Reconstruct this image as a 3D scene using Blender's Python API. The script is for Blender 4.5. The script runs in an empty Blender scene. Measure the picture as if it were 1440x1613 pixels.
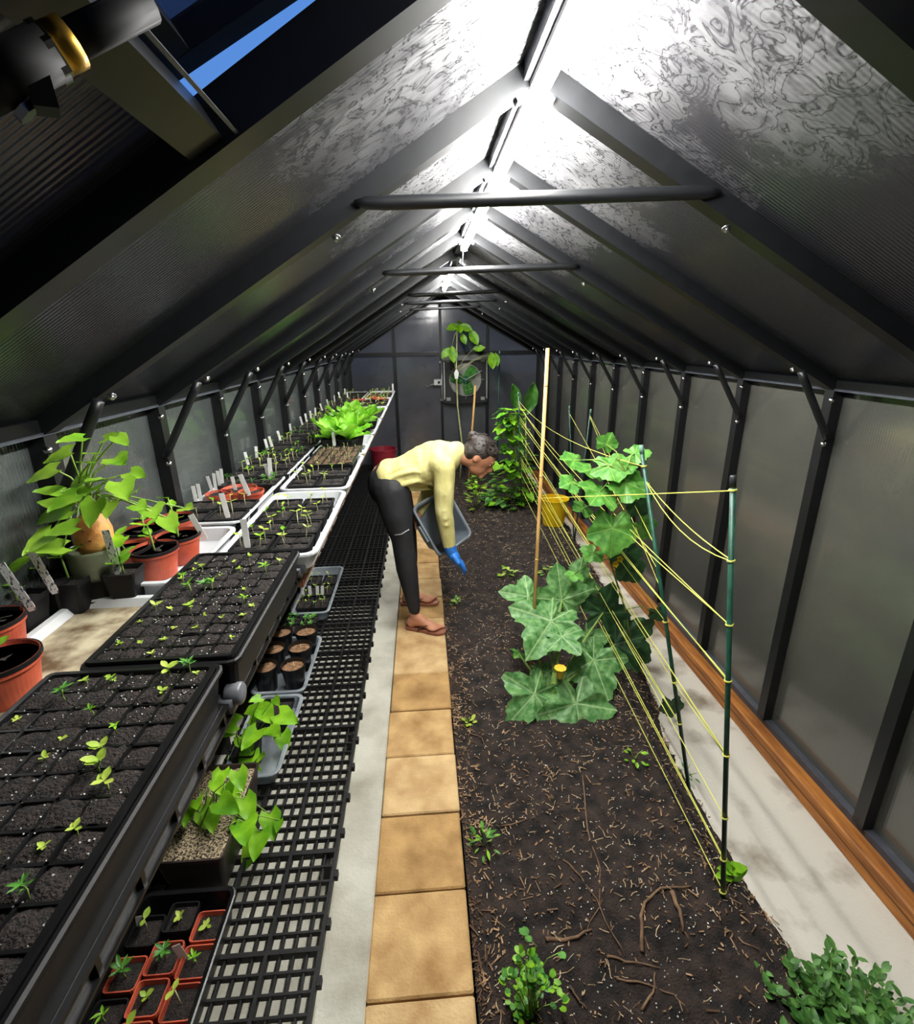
import bpy, math, random
from mathutils import Vector as V, Matrix, noise, Quaternion
rnd = random.Random(7)
S = bpy.context.scene
COL = S.collection
# ------------------------------------------------------------------ camera
FPX, YAW, PITCH, ROLL, HC = 802.5, .0634, .3272, -.0162, 1.70
_f = V((math.sin(YAW)*math.cos(PITCH), math.cos(YAW)*math.cos(PITCH), -math.sin(PITCH)))
_r = V((math.cos(YAW), -math.sin(YAW), 0)); _u = _r.cross(_f)
CR = math.cos(ROLL)*_r + math.sin(ROLL)*_u
CU = math.cos(ROLL)*_u - math.sin(ROLL)*_r
cd = bpy.data.cameras.new('camera'); cam = bpy.data.objects.new('camera', cd); COL.objects.link(cam)
cd.sensor_fit = 'HORIZONTAL'; cd.sensor_width = 36; cd.lens = 36*FPX/1440; cd.clip_start = .02
cam.matrix_world = Matrix(((CR.x, CU.x, -_f.x, 0), (CR.y, CU.y, -_f.y, 0), (CR.z, CU.z, -_f.z, HC), (0, 0, 0, 1)))
S.camera = cam
# ------------------------------------------------------------------ world, exposure
w = bpy.data.worlds.new('dusk_sky'); S.world = w; w.use_nodes = True
bg = w.node_tree.nodes['Background']; bg.inputs[0].default_value = (.10, .27, .72, 1); bg.inputs[1].default_value = 1.0
S.view_settings.view_transform = 'Standard'; S.view_settings.look = 'None'
S.view_settings.exposure = 0; S.view_settings.gamma = 1; S.view_settings.use_curve_mapping = False
TUBE_LIGHT = 335.0

def ray(px, py): return CR*((px-720)/FPX) - CU*((py-806.5)/FPX) + _f
def az(px, py, z): d = ray(px, py); return V((0, 0, HC)) + d*((z-HC)/d.z)
def ay(px, py, y): d = ray(px, py); return V((0, 0, HC)) + d*(y/d.y)
def ax(px, py, x): d = ray(px, py); return V((0, 0, HC)) + d*(x/d.x)
def mpp(p): return (p - V((0, 0, HC))).dot(_f)/FPX         # metres per pixel at a point

# ------------------------------------------------------------------ materials
MATS = {}
def lin(c): return tuple((x/12.92 if x <= .04045 else ((x+.055)/1.055)**2.4) for x in (c[0]/255, c[1]/255, c[2]/255))
def mat(name, c1, c2=None, rough=.6, scale=8., detail=4., bump=0., bscale=None, metal=0., spec=.5, trans=0., emit=0., lo=.35, hi=.65, coords='pos', clear=0., stretch=None):
    if name in MATS: return MATS[name]
    m = bpy.data.materials.new(name); m.use_nodes = True; N = m.node_tree.nodes; L = m.node_tree.links
    b = N['Principled BSDF']; b.inputs['Roughness'].default_value = rough; b.inputs['Metallic'].default_value = metal
    b.inputs['Specular IOR Level'].default_value = spec
    b.inputs['Coat Weight'].default_value = clear
    c1 = lin(c1); c2 = lin(c2) if c2 else tuple(x*.8 for x in c1)
    if coords == 'pos': src = N.new('ShaderNodeNewGeometry').outputs['Position']
    else: src = N.new('ShaderNodeTexCoord').outputs['Object']
    if stretch:
        mp = N.new('ShaderNodeMapping'); mp.inputs['Scale'].default_value = stretch; L.new(src, mp.inputs['Vector']); src = mp.outputs[0]
    n = N.new('ShaderNodeTexNoise'); n.inputs['Scale'].default_value = scale; n.inputs['Detail'].default_value = detail; L.new(src, n.inputs['Vector'])
    r = N.new('ShaderNodeValToRGB'); r.color_ramp.elements[0].position = lo; r.color_ramp.elements[1].position = hi
    r.color_ramp.elements[0].color = (*c2, 1); r.color_ramp.elements[1].color = (*c1, 1)
    L.new(n.outputs['Fac'], r.inputs[0]); L.new(r.outputs[0], b.inputs['Base Color'])
    if bump:
        n2 = N.new('ShaderNodeTexNoise'); n2.inputs['Scale'].default_value = bscale or scale*4; n2.inputs['Detail'].default_value = 3; L.new(src, n2.inputs['Vector'])
        bp = N.new('ShaderNodeBump'); bp.inputs['Strength'].default_value = bump; bp.inputs['Distance'].default_value = .01
        L.new(n2.outputs['Fac'], bp.inputs['Height']); L.new(bp.outputs[0], b.inputs['Normal'])
    if emit:
        b.inputs['Emission Color'].default_value = (1, .985, .95, 1); b.inputs['Emission Strength'].default_value = emit
    if trans:
        t = N.new('ShaderNodeBsdfTranslucent'); L.new(r.outputs[0], t.inputs[0])
        mx = N.new('ShaderNodeMixShader'); mx.inputs[0].default_value = trans
        L.new(b.outputs[0], mx.inputs[1]); L.new(t.outputs[0], mx.inputs[2]); L.new(mx.outputs[0], N['Material Output'].inputs[0])
    MATS[name] = m; return m

def panel_mat(name, base, film, roof, see, drops=False):
    """twin-wall polycarbonate: dark, glossy, fluted, with a wiped film of condensation (roof) or droplets (walls), a little see-through"""
    m = bpy.data.materials.new(name); m.use_nodes = True; N = m.node_tree.nodes; L = m.node_tree.links
    b = N['Principled BSDF']; pos = N.new('ShaderNodeNewGeometry').outputs['Position']
    def noise_(sc, de, di, ro=.55):
        n = N.new('ShaderNodeTexNoise'); n.inputs['Scale'].default_value = sc; n.inputs['Detail'].default_value = de; n.inputs['Distortion'].default_value = di; n.inputs['Roughness'].default_value = ro; L.new(pos, n.inputs[0]); return n.outputs['Fac']
    def rng(v, a, b_, c, d):
        r = N.new('ShaderNodeMapRange'); r.inputs[1].default_value = a; r.inputs[2].default_value = b_; r.inputs[3].default_value = c; r.inputs[4].default_value = d; L.new(v, r.inputs[0]); return r.outputs[0]
    def op(o, a, b_):
        k = N.new('ShaderNodeMath'); k.operation = o
        for i, x in enumerate((a, b_)):
            if isinstance(x, (int, float)): k.inputs[i].default_value = x
            else: L.new(x, k.inputs[i])
        return k.outputs[0]
    if roof:
        sp = N.new('ShaderNodeSeparateXYZ'); L.new(pos, sp.inputs[0])
        area = rng(op('ADD', sp.outputs[2], op('MULTIPLY', noise_(3.2, 3, .5), .6)), 2.28, 2.56, .0, 1)   # film gathers high under the ridge
        lines = rng(op('ABSOLUTE', op('SUBTRACT', noise_(15, 3, 1.7), .5), 0), .0, .05, .0, 1)          # finger-wiped curls
        lines = op('MULTIPLY', lines, rng(noise_(34, 4, .8), .34, .54, .25, 1))
        mask = op('MULTIPLY', area, lines)
    else:
        mask = rng(noise_(2.0, 3, .3), .3, .7, 0, 1)
    cm = N.new('ShaderNodeMix'); cm.data_type = 'RGBA'; cm.inputs['A'].default_value = (*lin(base), 1); cm.inputs['B'].default_value = (*lin(film), 1)
    b.inputs['Specular IOR Level'].default_value = .5 if roof else .9; b.inputs['Coat Weight'].default_value = 0 if roof else .5; b.inputs['Coat Roughness'].default_value = .1
    L.new(mask, cm.inputs['Factor']); L.new(cm.outputs['Result'], b.inputs['Base Color'])
    L.new(rng(mask, 0, 1, .24 if roof else .16, .6 if roof else .24), b.inputs['Roughness'])
    wv = N.new('ShaderNodeTexWave'); wv.bands_direction = 'Y'; wv.inputs['Scale'].default_value = 30; wv.inputs['Distortion'].default_value = 0; L.new(pos, wv.inputs[0])
    dr = N.new('ShaderNodeTexVoronoi'); dr.inputs['Scale'].default_value = 70; L.new(pos, dr.inputs[0])
    hh = op('ADD', wv.outputs['Fac'], op('MULTIPLY', rng(dr.outputs['Distance'], 0, .5, 1, 0), 1.4 if drops else .1))
    bp = N.new('ShaderNodeBump'); bp.inputs['Strength'].default_value = .22 if roof else .3 if drops else .05; bp.inputs['Distance'].default_value = .003
    L.new(hh, bp.inputs['Height']); L.new(bp.outputs[0], b.inputs['Normal'])
    tr = N.new('ShaderNodeBsdfTransparent'); tr.inputs[0].default_value = (.9, .92, 1, 1); mx = N.new('ShaderNodeMixShader'); mx.inputs[0].default_value = see
    L.new(b.outputs[0], mx.inputs[1]); L.new(tr.outputs[0], mx.inputs[2]); L.new(mx.outputs[0], N['Material Output'].inputs[0])
    return m
ROOFP = panel_mat('roof_polycarbonate', (56, 56, 59), (146, 146, 148), True, .06)
WALLP = panel_mat('wall_polycarbonate', (62, 63, 60), (78, 78, 71), False, .07)
WALLD = panel_mat('droplet_polycarbonate', (58, 62, 62), (78, 84, 82), False, .06, True)
GABLEP = panel_mat('gable_polycarbonate', (72, 74, 80), (94, 96, 104), False, .13)
ALU = mat('black_aluminium', (17, 19, 22), (12, 13, 15), rough=.4, scale=40, spec=.5)
ALUG = mat('grey_aluminium', (66, 70, 78), (54, 57, 64), rough=.35, scale=30)
STEEL = mat('steel', (205, 205, 205), rough=.25, metal=1)
WOOD = mat('orange_timber', (176, 112, 44), (122, 70, 24), rough=.6, scale=5, detail=8, bump=.25, stretch=(9, 1, 9))
WOODB = mat('brown_wood', (118, 74, 44), (84, 50, 30), rough=.7, scale=6, stretch=(9, 1, 9))
CONC = mat('concrete', (192, 190, 176), (146, 142, 126), rough=.85, scale=4.5, detail=9, bump=.35, bscale=90, lo=.3, hi=.6)
CONC2 = mat('stained_concrete', (208, 203, 190), (128, 116, 98), rough=.85, scale=5.5, detail=10, bump=.35, bscale=90, lo=.3, hi=.52)
PAV = [mat('sandstone_%d' % i, a, b, rough=.85, scale=9, detail=9, bump=.4, bscale=110, lo=.26, hi=.7) for i, (a, b) in enumerate((((204, 170, 116), (146, 108, 60)), ((192, 154, 98), (130, 96, 52)), ((210, 180, 130), (160, 122, 74))))]
SOIL = mat('soil', (56, 43, 36), (15, 11, 9), rough=.95, scale=18, detail=9, bump=1., bscale=160, lo=.36, hi=.68)
SOILP = mat('potting_soil', (46, 36, 31), (15, 12, 10), rough=.95, scale=90, detail=6, bump=1., bscale=240, lo=.36, hi=.66)
SOILB = mat('dry_brown_soil', (118, 92, 66), (60, 44, 32), rough=.95, scale=70, detail=6, bump=1., bscale=240)
CHIP = mat('wood_chip', (176, 142, 104), (84, 60, 40), rough=.85, scale=14, lo=.42, hi=.66)
BARK = mat('twig_bark', (124, 96, 70), (84, 62, 44), rough=.85, scale=30)
PERL = mat('perlite', (232, 230, 222), rough=.9)
BLK = mat('black_plastic', (16, 16, 17), (11, 11, 12), rough=.33, scale=20, spec=.6)
BLKM = mat('black_plastic_matt', (18, 18, 19), (12, 12, 13), rough=.55, scale=20, spec=.3)
WHT = mat('white_plastic', (226, 229, 230), (206, 210, 212), rough=.4, scale=12, trans=.25)
CLEAR = mat('frosted_plastic', (176, 184, 190), (140, 148, 154), rough=.3, scale=10, trans=.4)
BEIGE = mat('dirty_tray_floor', (180, 170, 142), (84, 64, 38), rough=.8, scale=13, detail=8, lo=.38, hi=.6)
TERRA = mat('terracotta_plastic', (186, 84, 56), (150, 60, 42), rough=.5, scale=14)
REDP = mat('red_plastic', (150, 34, 52), rough=.5)
TAG = None
def tag_mat():
    m = bpy.data.materials.new('label_with_handwriting'); m.use_nodes = True; N = m.node_tree.nodes; L = m.node_tree.links
    b = N['Principled BSDF']; b.inputs['Roughness'].default_value = .5
    tc = N.new('ShaderNodeTexCoord'); mp = N.new('ShaderNodeMapping'); mp.inputs['Scale'].default_value = (260, 260, 120); L.new(tc.outputs['Object'], mp.inputs[0])
    n = N.new('ShaderNodeTexNoise'); n.inputs['Scale'].default_value = 1.; n.inputs['Detail'].default_value = 1; L.new(mp.outputs[0], n.inputs[0])
    r = N.new('ShaderNodeValToRGB'); r.color_ramp.elements[0].position = .58; r.color_ramp.elements[1].position = .60
    r.color_ramp.elements[0].color = (.8, .8, .8, 1); r.color_ramp.elements[1].color = (.06, .06, .07, 1)
    L.new(n.outputs['Fac'], r.inputs[0]); L.new(r.outputs[0], b.inputs['Base Color']); return m
TAG = tag_mat(); TAGW = mat('blank_label', (236, 236, 232), rough=.5)
LEAF = dict(
    lime=mat('leaf_lime', (150, 206, 40), (96, 160, 22), rough=.45, scale=16, trans=.3),
    potato=mat('leaf_sweet_potato', (168, 212, 70), (108, 164, 36), rough=.42, scale=12, trans=.3),
    green=mat('leaf_green', (98, 160, 62), (56, 116, 36), rough=.45, scale=14, trans=.25),
    squash=mat('leaf_squash', (150, 190, 130), (70, 128, 58), rough=.5, scale=38, detail=6, trans=.2, lo=.40, hi=.72, bump=.3, bscale=60),
    dark=mat('leaf_dark', (56, 96, 52), (30, 66, 36), rough=.5, scale=14, trans=.15),
    mint=mat('leaf_mint', (106, 158, 74), (56, 104, 42), rough=.55, scale=20, trans=.2),
    young=mat('leaf_young', (196, 214, 92), (140, 180, 44), rough=.5, scale=20, trans=.3),
    lettuce=mat('leaf_lettuce', (164, 222, 72), (104, 180, 34), rough=.42, scale=12, trans=.35),
    stem=mat('plant_stem', (150, 176, 84), (100, 136, 50), rough=.55, scale=20),
    pale=mat('pale_stem', (196, 196, 150), (160, 160, 108), rough=.6, scale=20))
def veined(name, c1, c2, vein, k):
    m = mat(name, c1, c2, rough=.5, scale=34, detail=6, trans=.2, lo=.38, hi=.7, bump=.3, bscale=60); N = m.node_tree.nodes; L = m.node_tree.links
    tc = N.new('ShaderNodeTexCoord'); sp = N.new('ShaderNodeSeparateXYZ'); L.new(tc.outputs['Object'], sp.inputs[0])
    def op(o, a, b_=0.):
        q = N.new('ShaderNodeMath'); q.operation = o
        for i, x in enumerate((a, b_)):
            if isinstance(x, (int, float)): q.inputs[i].default_value = x
            else: L.new(x, q.inputs[i])
        return q.outputs[0]
    ang = op('ARCTAN2', sp.outputs[0], sp.outputs[1]); rad = op('SQRT', op('ADD', op('MULTIPLY', sp.outputs[0], sp.outputs[0]), op('MULTIPLY', sp.outputs[1], sp.outputs[1])))
    dist = op('MULTIPLY', op('ABSOLUTE', op('SINE', op('MULTIPLY', ang, k))), rad)
    r = N.new('ShaderNodeMapRange'); r.inputs[1].default_value = .006; r.inputs[2].default_value = .032; r.inputs[3].default_value = .8; r.inputs[4].default_value = 0; L.new(dist, r.inputs[0])
    mx = N.new('ShaderNodeMix'); mx.data_type = 'RGBA'; mx.inputs['B'].default_value = (*lin(vein), 1); L.new(r.outputs[0], mx.inputs['Factor'])
    ramp = [n for n in N if n.type == 'VALTORGB'][0]; L.new(ramp.outputs[0], mx.inputs['A'])
    L.new(mx.outputs['Result'], N['Principled BSDF'].inputs['Base Color']); return m
LEAF['squash'] = veined('leaf_squash_veined', (134, 178, 112), (66, 124, 56), (178, 208, 150), 2.3)
LEAF['cuke'] = veined('leaf_cucumber_veined', (112, 170, 70), (66, 130, 46), (160, 200, 110), 2.5)
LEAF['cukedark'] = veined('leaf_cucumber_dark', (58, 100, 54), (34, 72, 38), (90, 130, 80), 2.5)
GSTAKE = mat('green_coated_stake', (34, 84, 66), (22, 60, 48), rough=.4, scale=30)
BAMB = mat('bamboo', (224, 182, 112), (188, 140, 74), rough=.5, scale=10, stretch=(3, 3, .6))
TWINE = mat('yellow_twine', (226, 226, 110), (200, 200, 80), rough=.7)
YEL = mat('yellow_bucket_plastic', (236, 200, 20), (222, 180, 10), rough=.4)

# ------------------------------------------------------------------ mesh builder
class MB:
    def __init__(s): s.v = []; s.f = []
    def add(s, vs, fs):
        o = len(s.v); s.v += [tuple(p) for p in vs]; s.f += [tuple(i+o for i in f) for f in fs]; return s
    def box(s, c, d, M=None):
        x, y, z = d[0]/2, d[1]/2, d[2]/2
        P = [V((a*x, b*y, e*z)) for e in (-1, 1) for a, b in ((-1, -1), (1, -1), (1, 1), (-1, 1))]
        if M: P = [M @ p for p in P]
        c = V(c); return s.add([p+c for p in P], [(3, 2, 1, 0), (4, 5, 6, 7), (0, 1, 5, 4), (1, 2, 6, 5), (2, 3, 7, 6), (3, 0, 4, 7)])
    def bbox(s, c, d, b=.004):            # box with chamfered top and bottom edges
        hx, hy, hz = d[0]/2, d[1]/2, d[2]/2; c = V(c)
        L = [rr(hx-b, hy-b, b, -hz, 1), rr(hx, hy, b, -hz+b, 1), rr(hx, hy, b, hz-b, 1), rr(hx-b, hy-b, b, hz, 1)]
        return s.loft([[p+c for p in l] for l in L])
    def beam(s, p0, p1, w, h, up=V((0, 0, 1))):
        p0, p1 = V(p0), V(p1); d = (p1-p0).normalized(); a = d.cross(up).normalized(); b = a.cross(d)
        P = [q + a*i*w/2 + b*j*h/2 for q in (p0, p1) for i, j in ((-1, -1), (1, -1), (1, 1), (-1, 1))]
        return s.add(P, [(3, 2, 1, 0), (4, 5, 6, 7), (0, 1, 5, 4), (1, 2, 6, 5), (2, 3, 7, 6), (3, 0, 4, 7)])
    def loft(s, loops, cap0=True, cap1=True):
        n = len(loops[0]); o = len(s.v)
        for l in loops: s.v += [tuple(p) for p in l]
        for k in range(len(loops)-1):
            for i in range(n):
                j = (i+1) % n; s.f.append((o+k*n+i, o+k*n+j, o+(k+1)*n+j, o+(k+1)*n+i))
        if cap0: s.f.append(tuple(o+i for i in reversed(range(n))))
        if cap1: s.f.append(tuple(o+(len(loops)-1)*n+i for i in range(n)))
        return s
    def tube(s, pts, r, n=6, flat=1.):
        pts = [V(p) for p in pts]; R = r if isinstance(r, (list, tuple)) else [r]*len(pts); loops = []; a = None
        for i, p in enumerate(pts):
            d = (pts[min(i+1, len(pts)-1)] - pts[max(i-1, 0)]).normalized()
            if a is None: a = d.cross(V((0, 0, 1)) if abs(d.z) < .9 else V((1, 0, 0))).normalized()
            else: a = (a - d*a.dot(d)).normalized()
            b = d.cross(a)
            loops.append([p + (a*math.cos(t)*flat + b*math.sin(t))*R[i] for t in [2*math.pi*k/n for k in range(n)]])
        return s.loft(loops)
    def lathe(s, prof, n=24, c=(0, 0, 0), cap0=True, cap1=True):
        c = V(c); return s.loft([[c+V((r*math.cos(2*math.pi*k/n), r*math.sin(2*math.pi*k/n), z)) for k in range(n)] for r, z in prof], cap0, cap1)
    def ell(s, c, r, M=None, n=14, m=9):
        c = V(c); loops = []
        for j in range(m+1):
            t = math.pi*(j+.02)/(m+.04) ; L = []
            for k in range(n):
                a = 2*math.pi*k/n; p = V((r[0]*math.sin(t)*math.cos(a), r[1]*math.sin(t)*math.sin(a), -r[2]*math.cos(t)))
                L.append(c + (M @ p if M else p))
            loops.append(L)
        return s.loft(loops)
    def xform(s, M): s.v = [tuple(M @ V(p)) for p in s.v]; return s
    def mesh(s, name, m, smooth=False):
        me = bpy.data.meshes.new(name); me.from_pydata(s.v, [], s.f)
        for x in (m if isinstance(m, (list, tuple)) else [m]): me.materials.append(x)
        if smooth: me.polygons.foreach_set('use_smooth', [True]*len(me.polygons))
        me.update(); return me
    def build(s, name, m, parent=None, loc=None, smooth=False):
        return link(name, s.mesh(name, m, smooth), parent, loc)
def rr(hx, hy, r, z, n=4):
    P = []
    for cx, cy, a0 in ((1, 1, 0), (-1, 1, 90), (-1, -1, 180), (1, -1, 270)):
        for k in range(n+1):
            a = math.radians(a0+90*k/n); P.append(V((cx*(hx-r)+r*math.cos(a), cy*(hy-r)+r*math.sin(a), z)))
    return P
def link(name, me, parent=None, loc=None):
    o = bpy.data.objects.new(name, me); COL.objects.link(o)
    if parent: o.parent = parent
    if loc is not None: o.location = loc
    return o
def tag(o, label, cat, group=None, kind=None):
    o['label'] = label; o['category'] = cat
    if group: o['group'] = group
    if kind: o['kind'] = kind
    return o
def empty(name, loc=(0, 0, 0), rz=0):
    o = bpy.data.objects.new(name, None); COL.objects.link(o); o.location = loc; o.rotation_euler = (0, 0, rz); o.empty_display_size = .05; return o
def thing(name, label, cat, loc=(0, 0, 0), rz=0, group=None): return tag(empty(name, loc, rz), label, cat, group)
def struct(o): o['kind'] = 'structure'; return o
def u(a, b): return rnd.uniform(a, b)

# ------------------------------------------------------------------ building dimensions (metres)
XL, XR, ZE, ZR, XC = -.927, 1.549, 1.513, 2.232, .258
Y0, SP = 1.853, .5617
YF, YB = Y0+9*SP, Y0-5*SP
ZB = -.12                                                    # level of the right-hand footing
def ry(i): return Y0+i*SP
# ------------------------------------------------------------------ ground
lawn = struct(MB().box((0, 3, -.4), (60, 60, .1)).build('ground', mat('night_grass', (58, 62, 40), (34, 38, 26), rough=1, scale=2)))
slabL = struct(MB().bbox(((XL-.06-.213)/2, 2.85, -.06), (XL*-1+.06-.213, 8.3, .12), .006).build('floor', CONC))
slabR = struct(MB().box((1.27, 2.85, ZB-.06), (.72, 8.3, .12)).build('floor_right_footing', CONC2))
path = struct(empty('floor_paver_path'))
YJ = [.896+.2868*k for k in range(-4, 21)]
for k in range(-4, 20):
    if k == 6: continue
    a, b = YJ[k+4], YJ[k+5] if k != 5 else YJ[k+6]
    if b > YF-.02: break
    MB().bbox((-.0615+u(-.004, .004), (a+b)/2, -.03+u(-.003, .001)), (.296, b-a-.006, .06), .005).build('paver', PAV[k % 3], path)
def soil_right(y):
    for (a, xa), (b, xb) in zip(SR, SR[1:]):
        if a <= y <= b: return xa+(xb-xa)*(y-a)/(b-a)
    return SR[0][1] if y < SR[0][0] else SR[-1][1]
SR = [(-1, 1.09), (.95, 1.085), (1.3, 1.07), (1.6, 1.075), (1.95, 1.12), (2.66, 1.27), (3.4, 1.35), (4.75, 1.43), (6.9, 1.44)]
def soil_z(x, y):
    e = max(0., min(1., (soil_right(y)-x)/.12)); z = -.115+.105*(e*e*(3-2*e))
    z += .018*noise.noise(V((x*3, y*3, 1)))+.017*noise.noise(V((x*11, y*11, 4)))+.011*noise.noise(V((x*27, y*27, 9)))+.006*noise.noise(V((x*70, y*70, 5)))
    if x < .12: z = min(z, -.012)
    if x < .3: z -= .012*(.3-x)/.2
    return z
def soil():
    mb = MB(); ys = []; y = -.9
    while y < YF-.03: ys.append(y); y += .013 if y < 2.6 else .026
    nx = 84
    for y in ys:
        x1 = soil_right(y)+.03*noise.noise(V((0, y*5, 3)))
        for i in range(nx):
            x = .09+(x1-.09)*i/(nx-1); mb.v.append((x, y, soil_z(x, y) if i < nx-1 else -.125))
    for j in range(len(ys)-1):
        for i in range(nx-1): a = j*nx+i; mb.f.append((a, a+1, a+1+nx, a+nx))
    o = mb.build('floor_soil_bed', SOIL, smooth=True); return struct(o)
soil()
chips = MB(); perl = MB()
for k in range(9000):
    y = .45+6.2*rnd.random()**1.6; e = rnd.random(); x1 = soil_right(y)
    x = .1+(x1-.1)*rnd.random()
    if rnd.random() < .3: x = .095+.09*rnd.random()**2
    elif rnd.random() < .15: x = x1-.1*rnd.random()**2
    if rnd.random() > .25+.9*max(0, noise.noise(V((x*4, y*4, 7)))+.35) : continue
    L = u(.004, .018)*(2.4 if rnd.random() < .16 else 1); W = u(.0015, .005)
    M = Matrix.Rotation(u(0, 6.3), 3, 'Z') @ Matrix.Rotation(u(-.35, .35), 3, 'Y') @ Matrix.Rotation(u(-.5, .5), 3, 'X')
    chips.box((x, y, soil_z(x, y)+.004), (L, W, u(.0015, .003)), M)
for k in range(2200):
    y = .45+5*rnd.random()**1.5; x = .1+(soil_right(y)-.12)*rnd.random(); r = u(.0007, .0019)
    perl.box((x, y, soil_z(x, y)+.002), (r*2, r*2, r*2), Matrix.Rotation(u(0, 3), 3, (1, .4, .7)))
straw = MB()
for k in range(2600):
    y = .5+5.5*rnd.random()**1.4; x = .1+(soil_right(y)-.1)*rnd.random()
    if noise.noise(V((x*3, y*3, 2))) < -.05 and rnd.random() < .8: continue
    P = V((x, y, soil_z(x, y)+.005)); a = u(0, 6.3); L = u(.006, .03)*(1.7 if rnd.random() < .2 else 1); d = V((math.cos(a), math.sin(a), u(-.1, .2)))*L; n_ = V((-d.y, d.x, 0))*u(-.3, .3)
    straw.tube([P, P+d*.5+n_*.5, P+d], u(.0006, .0015), 4)
tag(straw.build('straw_litter', mat('straw', (226, 204, 166), (160, 126, 86), rough=.8, scale=30)), 'scattered pale straw and stem bits over the soil bed', 'straw', kind='stuff')
tag(chips.build('wood_chip_mulch', CHIP), 'scattered brown wood chip mulch over the dark soil bed', 'mulch', kind='stuff')
tag(perl.build('perlite_grains', PERL), 'tiny white perlite grains strewn over the soil bed', 'perlite', kind='stuff')
def gz(px, py):
    p = az(px, py, -.01); p.z = soil_z(p.x, p.y); return p
TW = [([(916, 1225), (925, 1310), (944, 1370), (944, 1430), (925, 1465)], .003, 'long thin curling twig running down the middle of the soil bed'),
      ([(860, 1485), (900, 1478), (932, 1462)], .0065, 'short thick pale twig left of the curling twig'),
      ([(885, 1358), (915, 1385), (940, 1420), (960, 1465), (985, 1505)], .003, 'thin brown root crossing the curling twig'),
      ([(1010, 1500), (1010, 1460), (1015, 1425), (1040, 1405), (1088, 1400)], .0062, 'thick hooked root bent like a sickle on the soil'),
      ([(1058, 1410), (1068, 1440), (1076, 1470)], .008, 'stubby root end beside the hooked root'),
      ([(955, 1505), (985, 1515), (1040, 1523)], .004, 'bent twig lying across below the hooked root'),
      ([(970, 1543), (1020, 1545), (1060, 1565), (1085, 1590)], .003, 'slender dark twig curving to the bottom near the mint'),
      ([(895, 1550), (910, 1575), (925, 1590)], .0035, 'pale straight twig right of the parsley'),
      ([(830, 1010), (815, 1035), (822, 1060)], .002, 'fine pale twig under the big speckled squash leaves'),
      ([(757, 1015), (800, 1025), (815, 1040)], .0025, 'thin grey twig in the soil left of the squash'),
      ([(790, 1300), (832, 1292)], .003, 'small straw coloured twig right of the weed tuft'),
      ([(738, 1150), (760, 1160), (770, 1195)], .0025, 'thin twig leaning off the paver edge'),
      ([(1010, 1590), (1030, 1560), (1032, 1530)], .004, 'dark upright stub of root by the mint')]
for pts, r, lab in TW:
    P = [gz(a, b)+V((0, 0, r*.9)) for a, b in pts]; Q = []
    for a, b in zip(P, P[1:]): Q += [a+(b-a)*t+V((u(-1, 1), u(-1, 1), u(0, 1)))*.004 for t in (0, .34, .67)]
    tag(MB().tube(Q+[P[-1]], [r*(1-.5*i/len(Q)) for i in range(len(Q)+1)], 7).build('twig', BARK, smooth=True), lab, 'twig', 'twigs on the soil bed')
# timber sill and base rail along the right wall
t1 = struct(MB().bbox((1.523, 2.85, ZB+.045), (.08, 8.2, .09), .006).build('trim_1', WOOD))
MB().box((1.4835, 2.85, ZB+.05), (.003, 8.2, .006)).build('groove_shadow', mat('groove_shadow_wood', (96, 60, 26), rough=.8), t1)  # thin dark strip on the timber face; a groove's shade put into its colour
t2 = struct(MB().box((1.563, 2.85, ZB+.105), (.05, 8.2, .03)).build('trim_2', ALUG)); MB().box((1.585, 2.85, ZB+.14), (.03, 8.2, .05)).build('rail_lip', ALU, t2)

# ------------------------------------------------------------------ walls
def bolt_mesh():
    m = MB(); m.lathe([(.010, 0), (.010, .002), (.0065, .003), (.0065, .009), (.003, .011)], 8); return m.mesh('bolt', STEEL, True)
BOLT = bolt_mesh()
def bolt(p, d, parent):
    o = link('bolt', BOLT, parent, p); o.rotation_mode = 'QUATERNION'; o.rotation_quaternion = V(d).to_track_quat('Z', 'Y'); return o
def side_wall(name, X, s, base, pmat):
    wl = struct(empty(name))
    pm = MB().box((0, 0, 0), (.008, SP-.01, ZE-base)).mesh('panel', pmat)
    sm = MB().box((0, 0, 0), (.05, .045, ZE-base)).mesh('stud', ALU)
    for i in range(-5, 10):
        y = ry(i); zc = (ZE+base)/2
        link('stud', sm, wl, (X, y, zc))
        if i < 9: link('panel', pm, wl, (X+s*.022, y+SP/2, zc))
        if -3 < i < 9:
            sl = (ZR-ZE)/abs(X-XC); dx = .155
            p1 = V((X-s*.02, y-.03, ZE-.19)); p2 = V((X-s*(dx+.02), y-.03, ZE+dx*sl-.03)); d = (p2-p1).normalized()
            b = MB().tube([p1, p1+d*.035, p2-d*.035, p2], [.013, .0135, .0135, .013], 8).build('brace', ALU, wl, smooth=True)
            bolt((X-s*.026, y-.026, ZE-.215), (-s*.6, -1, 0), wl); bolt((X-s*(dx+.05), y-.026, ZE+(dx+.05)*sl-.05), (-s*.3, -.8, -.7), wl)
            bolt((X-s*.03, y-.026, ZE-.05), (-s*.6, -1, 0), wl)
    MB().box((X+s*.005, (YF+YB)/2, ZE+.004), (.06, YF-YB, .035)).build('eave_rail', ALU, wl)
    MB().box((X-s*.027, (YF+YB)/2, ZE-.012), (.006, YF-YB, .008)).build('eave_lip', ALUG, wl)
    return wl
side_wall('wall_left', XL, -1, .0, WALLD); side_wall('wall_right', XR, 1, ZB+.12, WALLP)
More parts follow.
